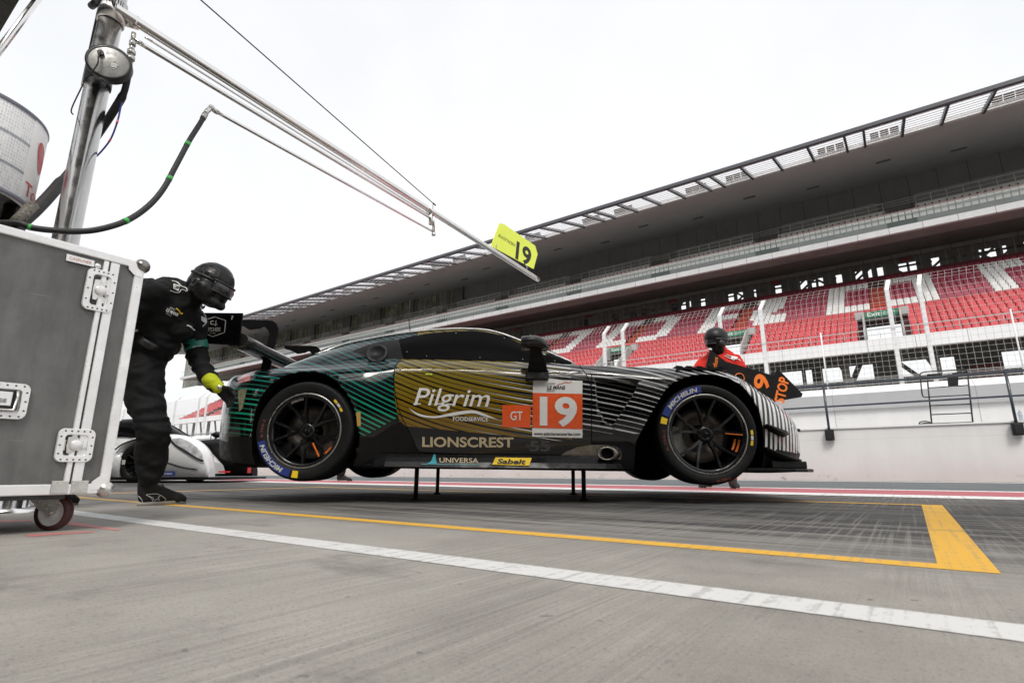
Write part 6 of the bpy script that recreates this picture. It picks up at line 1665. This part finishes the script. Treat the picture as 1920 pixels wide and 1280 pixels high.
# glove: cuff + palm and five fingers
def glove(wr, kn, side, spread, curl, parent, cuffm, handm, sc=1.0, thumb_dir=None):
    """wr wrist, kn knuckle centre, side: unit vector along the knuckles (towards the index)"""
    d = (kn - wr).normalized(); side = (side - d * side.dot(d)).normalized(); nrm = d.cross(side).normalized(); L = (kn - wr).length
    mb = MB()
    for k in range(4):
        o = (1.5 - k) * .020 * sc; capsule(mb, wr + d * .02 + side * o * .75, kn + side * o, .018 * sc, .0155 * sc)
    fl = (.072, .080, .075, .058)
    for k in range(4):
        o = (1.5 - k) * .0215 * sc; p = kn + side * o; dd = (d + side * (1.5 - k) * spread).normalized(); rad = .0112 * sc
        for j, f in enumerate((.44, .32, .24)):
            dd = (dd * math.cos(curl[k]) + nrm * math.sin(curl[k])).normalized(); q = p + dd * (fl[k] * sc * f); capsule(mb, p, q, rad, rad * .93, 10); p = q; rad *= .93
    p = wr + d * (L * .32) + side * .030 * sc; td = (d * .62 + side * .62 + nrm * .38).normalized(); rad = .0135 * sc
    for f in (.04, .030, .024):
        q = p + td * f * sc; capsule(mb, p, q, rad, rad * .92, 10); p = q; td = (td + d * .25 + nrm * .18).normalized(); rad *= .92
    me, tree = fuse(mb, 'glove', handm, .0042, 2)
    g = build('glove', me, None, parent, IDM)
    c = MB(); capsule(c, wr - d * .072, wr - d * .005, .047 * sc, .039 * sc); capsule(c, wr - d * .080, wr - d * .06, .051 * sc, .048 * sc)
    cm, ct = fuse(c, 'glove_cuff', cuffm, .006, 3, fold=.002, fscale=(30, 30, 30)); build('glove_cuff', cm, None, g, IDM); return g, ct
wr, kn = D_(411, 728, Yp + .13), D_(428, 743, Yp + .14)
g, ct = glove(wr, kn, Vec((.55, -.30, .60)), .10, (.30, .34, .36, .30), man, M_GLVY, M_GLVB, 1.02)
mb = MB(); c = eye(ct, 411.5, 726, .002)
if c: mb.lathe([(0, .003), (.014, .002), (.015, 0)], c, (CP - c).normalized(), 18); build('glove_badge', mb, M_STEEL, g, IDM)
glove(D_(188, 668, Yp + .06), D_(186, 690, Yp + .06), Vec((1, 0, 0)), .08, (.3, .3, .3, .3), man, M_GLVY, M_GLVB)

# ---------------- standing figure, used for the board holder and for the one hidden behind the car
def standing(label, base, face, suitm, helm, reach, group=None, shoes=True, hs=1.0, turn=0.0, lean=0.0, hoff=(0, 0, 0)):
    """base on the ground, face: heading angle; local x forward, y left"""
    F = Matrix.Translation(base) @ Matrix.Rotation(face, 4, 'Z')
    L = lambda x, y, z: F @ Vec((x, y, z * hs)) + Vec((lean * max(0, z - .3) / 1.4, 0, 0))
    p = thing('person', label, 'person', base, group)
    mb = MB()
    for s in (-1, 1):
        chain(mb, [(L(-.02, .10 * s, .93), .115), (L(.03, .11 * s, .70), .098), (L(.04, .12 * s, .50), .078), (L(.0, .125 * s, .30), .078), (L(-.02, .13 * s, .11), .062)])
    chain(mb, [(L(-.02, 0, .95), .150), (L(-.01, 0, 1.12), .135), (L(.0, 0, 1.28), .155), (L(.0, 0, 1.38), .14), (L(.0, 0, 1.46), .085)])
    for s in (-1, 1): capsule(mb, L(.02, .05 * s, 1.27), L(-.01, .15 * s, 1.41), .13, .085)
    hands = []
    for s, (e, w) in zip((-1, 1), reach):
        sh_ = L(-.01, .19 * s, 1.41); E, Wd = L(*e), L(*w); chain(mb, [(sh_, .080), (sh_.lerp(E, .5), .066), (E, .058), (E.lerp(Wd, .5), .052), (Wd, .042)]); hands.append((E, Wd))
    for s in (-1, 1): capsule(mb, L(-.01, .15 * s, 1.42), L(.0, .035 * s, 1.53), .075, .062)
    capsule(mb, L(.0, 0, 1.45), L(.03, 0, 1.60), .075, .068)
    me, tree = fuse(mb, 'race_suit', suitm, .013, 5, fold=.007, fscale=(8, 8, 14), seed=base.x, fold2=.003)
    su = build('race_suit', me, None, p, IDM)
    for s in (-1, 1):
        a = .30 * s; x = L(-.08, .12 * s, 0); d = F.to_3x3() @ Vec((math.cos(a), math.sin(a), 0)); shoe(Vec((x.x, x.y, 0)), Vec((x.x, x.y, 0)) + d * .29, p)
    for (E, Wd), s in zip(hands, (-1, 1)):
        d = (Wd - E).normalized(); glove(Wd + d * .01, Wd + d * .085, F.to_3x3() @ Vec((.5, -.3 * s, .8)), .03, (.55, .58, .6, .6), p, M_GLVB, M_GLVB)
    c = L(.045, 0, 1.675) + Vec(hoff)
    rot = F.to_3x3() @ Matrix.Rotation(turn, 3, 'Z')
    h = lambda x, y, z: c + rot @ Vec((x, y, z))
    mb = MB(); blob(mb, h(-.012, 0, .033), .146, (1.05, .88, .95), rot); k = MB()
    hm, ht = fuse(mb, 'helmet', helm, .008, 4); he = build('helmet', hm, None, p, IDM)
    mb = MB(); blob(mb, h(.0, 0, -.05), .098, (1.0, .82, 1.35), rot); blob(mb, h(.06, 0, -.09), .055, (1, 1, .9), rot); capsule(mb, h(.085, 0, -.045), h(.11, 0, -.06), .016, .013); capsule(mb, h(-.01, 0, -.08), h(-.02, 0, -.12), .075, .072)
    bm_, _ = fuse(mb, 'balaclava', M_SUITB, .007, 4, fold=.003, fscale=(20, 20, 20)); build('balaclava', bm_, None, p, IDM)
    mb = MB(); P = []
    for i in range(9):
        a = R(-68 + 136 * i / 8); P.append([h(.008 + .118 * math.cos(a), .104 * math.sin(a), .02), h(.016 + .122 * math.cos(a), .106 * math.sin(a), -.015), h(.010 + .116 * math.cos(a), .102 * math.sin(a), -.055)])
    mb.grid(P); build('goggles', mb, M_VIS, he, IDM)
    mb = MB(); mb.tube([q[0] for q in P], .012, 8); mb.tube([q[2] for q in P], .009, 8); mb.tube([h(-.01 + .142 * math.cos(a), .122 * math.sin(a), -.005) for a in [R(58 + 244 * i / 20) for i in range(21)]], .013, 8, flat=.5); build('goggle_strap', mb, M_BLACK, he, IDM)
    for s in (-1, 1):
        mb = MB(); mb.lathe([(0, .035), (.03, .035), (.045, .02), (.046, -.01)], h(-.015, s * .088, -.05), rot @ Vec((0, s, 0)), 18); build('ear_cup', mb, M_BLACK, he, IDM)
    return p, su, tree, L
q2 = Gd(1351, 916)
hs2 = 1.0
p2, su2, t2, L2 = standing('person in red suit and black helmet holding the stop board beyond the car nose', Vec((q2.x, q2.y, 0)), R(242), M_SUITR, M_HEL,
    [((.16, -.36, 1.16), (.36, -.20, 1.12)), ((.10, .34, 1.14), (.34, .14, 1.10))], hs=1.085, turn=R(-50), lean=.155, hoff=(-.055, -.02, -.03))
mb = MB(); c = Dp(1331, 655, q2.y - .12); mb.ball(c, .022, 6, sc=(1.3, .8, .8)); build('microphone', mb, M_MARK, p2, IDM)
mb = MB()
for pl in ([(1362, 665), (1372, 669), (1384, 674), (1388, 677)], [(1358, 667), (1366, 671), (1378, 676)]): eline(mb, t2, pl, .006, .006, 6)
epatch(mb, t2, [(1372, 668), (1383, 670), (1381, 674.5), (1370, 673)], .012)
build('suit_print', mb, M_MARK, su2, IDM)
q3 = Gd(640, 902)
standing('person hidden behind the raised car with only black boots showing under its tail', Vec((q3.x, q3.y, 0)), R(20), M_SUITB, M_HEL, [((.05, -.30, 1.12), (.16, -.28, .92)), ((.05, .30, 1.12), (.16, .28, .92))], hs=.9)

# ---------------- stop board
BY = q2.y - .42
bp = lambda px, py, off=0.0: Dp(px, py, BY) + Vec((0, -off, 0))
brd = thing('stop_board', 'black arrow shaped pit board with orange 19 STOP held out over the car nose', 'sign', bp(1420, 740))
out = [(1322, 692), (1332, 655.5), (1341, 662), (1361, 677.5), (1451, 704), (1458, 690.5), (1505, 738), (1503, 744), (1465, 751), (1452, 800), (1316, 760)]
out = [(1322, 692), (1332, 655.5), (1341, 662), (1361, 677.5), (1451, 704), (1458, 690.5), (1505, 738), (1503, 744), (1466, 750.5), (1425, 757), (1427, 775), (1330, 735)]
mb = MB(); mb.prism([bp(*p) for p in out], (0, .012, 0)); build('board', mb, mat('black_board_print', (.007, .007, .007), .45, spec=.2), brd, bevel=.0)
mb = MB()
put_text(mb, 'STOP', lambda u, v: bp(1467.5 + 11.5 * u - 0 * v - 17 * v + 0, 752 + 0 - 49 * u + 1.5 * 0 - 6 * v, .004) if False else bp(1453 + 10 * u + 19 * (1 - v) - 2, 753 - 46 * u + 6 * (1 - v) - 2, .004), bold=.03); build('stop_lettering', mb, M_ORNG, brd); mb = MB()
put_text(mb, '19', lambda u, v: bp(1417 + 8 * u + 29 * (1 - v) - 9, 752 - 46 * u + 9 * (1 - v) - 8, .004), bold=.03); build('number_lettering', mb, M_ORNG, brd); mb = MB()
put_text(mb, 'Blackthorn', lambda u, v: bp(1333 + 6 * u + 8 * (1 - v), 702 - 34 * u + 3 * (1 - v), .004), shear=.2, bold=.02); build('sponsor_lettering', mb, M_ORNG, brd); mb = MB()
rg = [bp(1386 + 9 * math.cos(a), 709 + 9 * math.sin(a), .004) for a in [2 * PI * i / 24 for i in range(25)]]; mb.tube(rg, .006, 5)
build('emblem_ring', mb, M_ORNG, brd)
mb = MB(); mb.tube([bp(1345, 690) + Vec((0, .03, 0)), bp(1325, 640 + 60) + Vec((0, .03, 0)), bp(1290, 780) + Vec((0, .03, 0))], .014, 10); build('board_pole', mb, M_CHROME, brd)
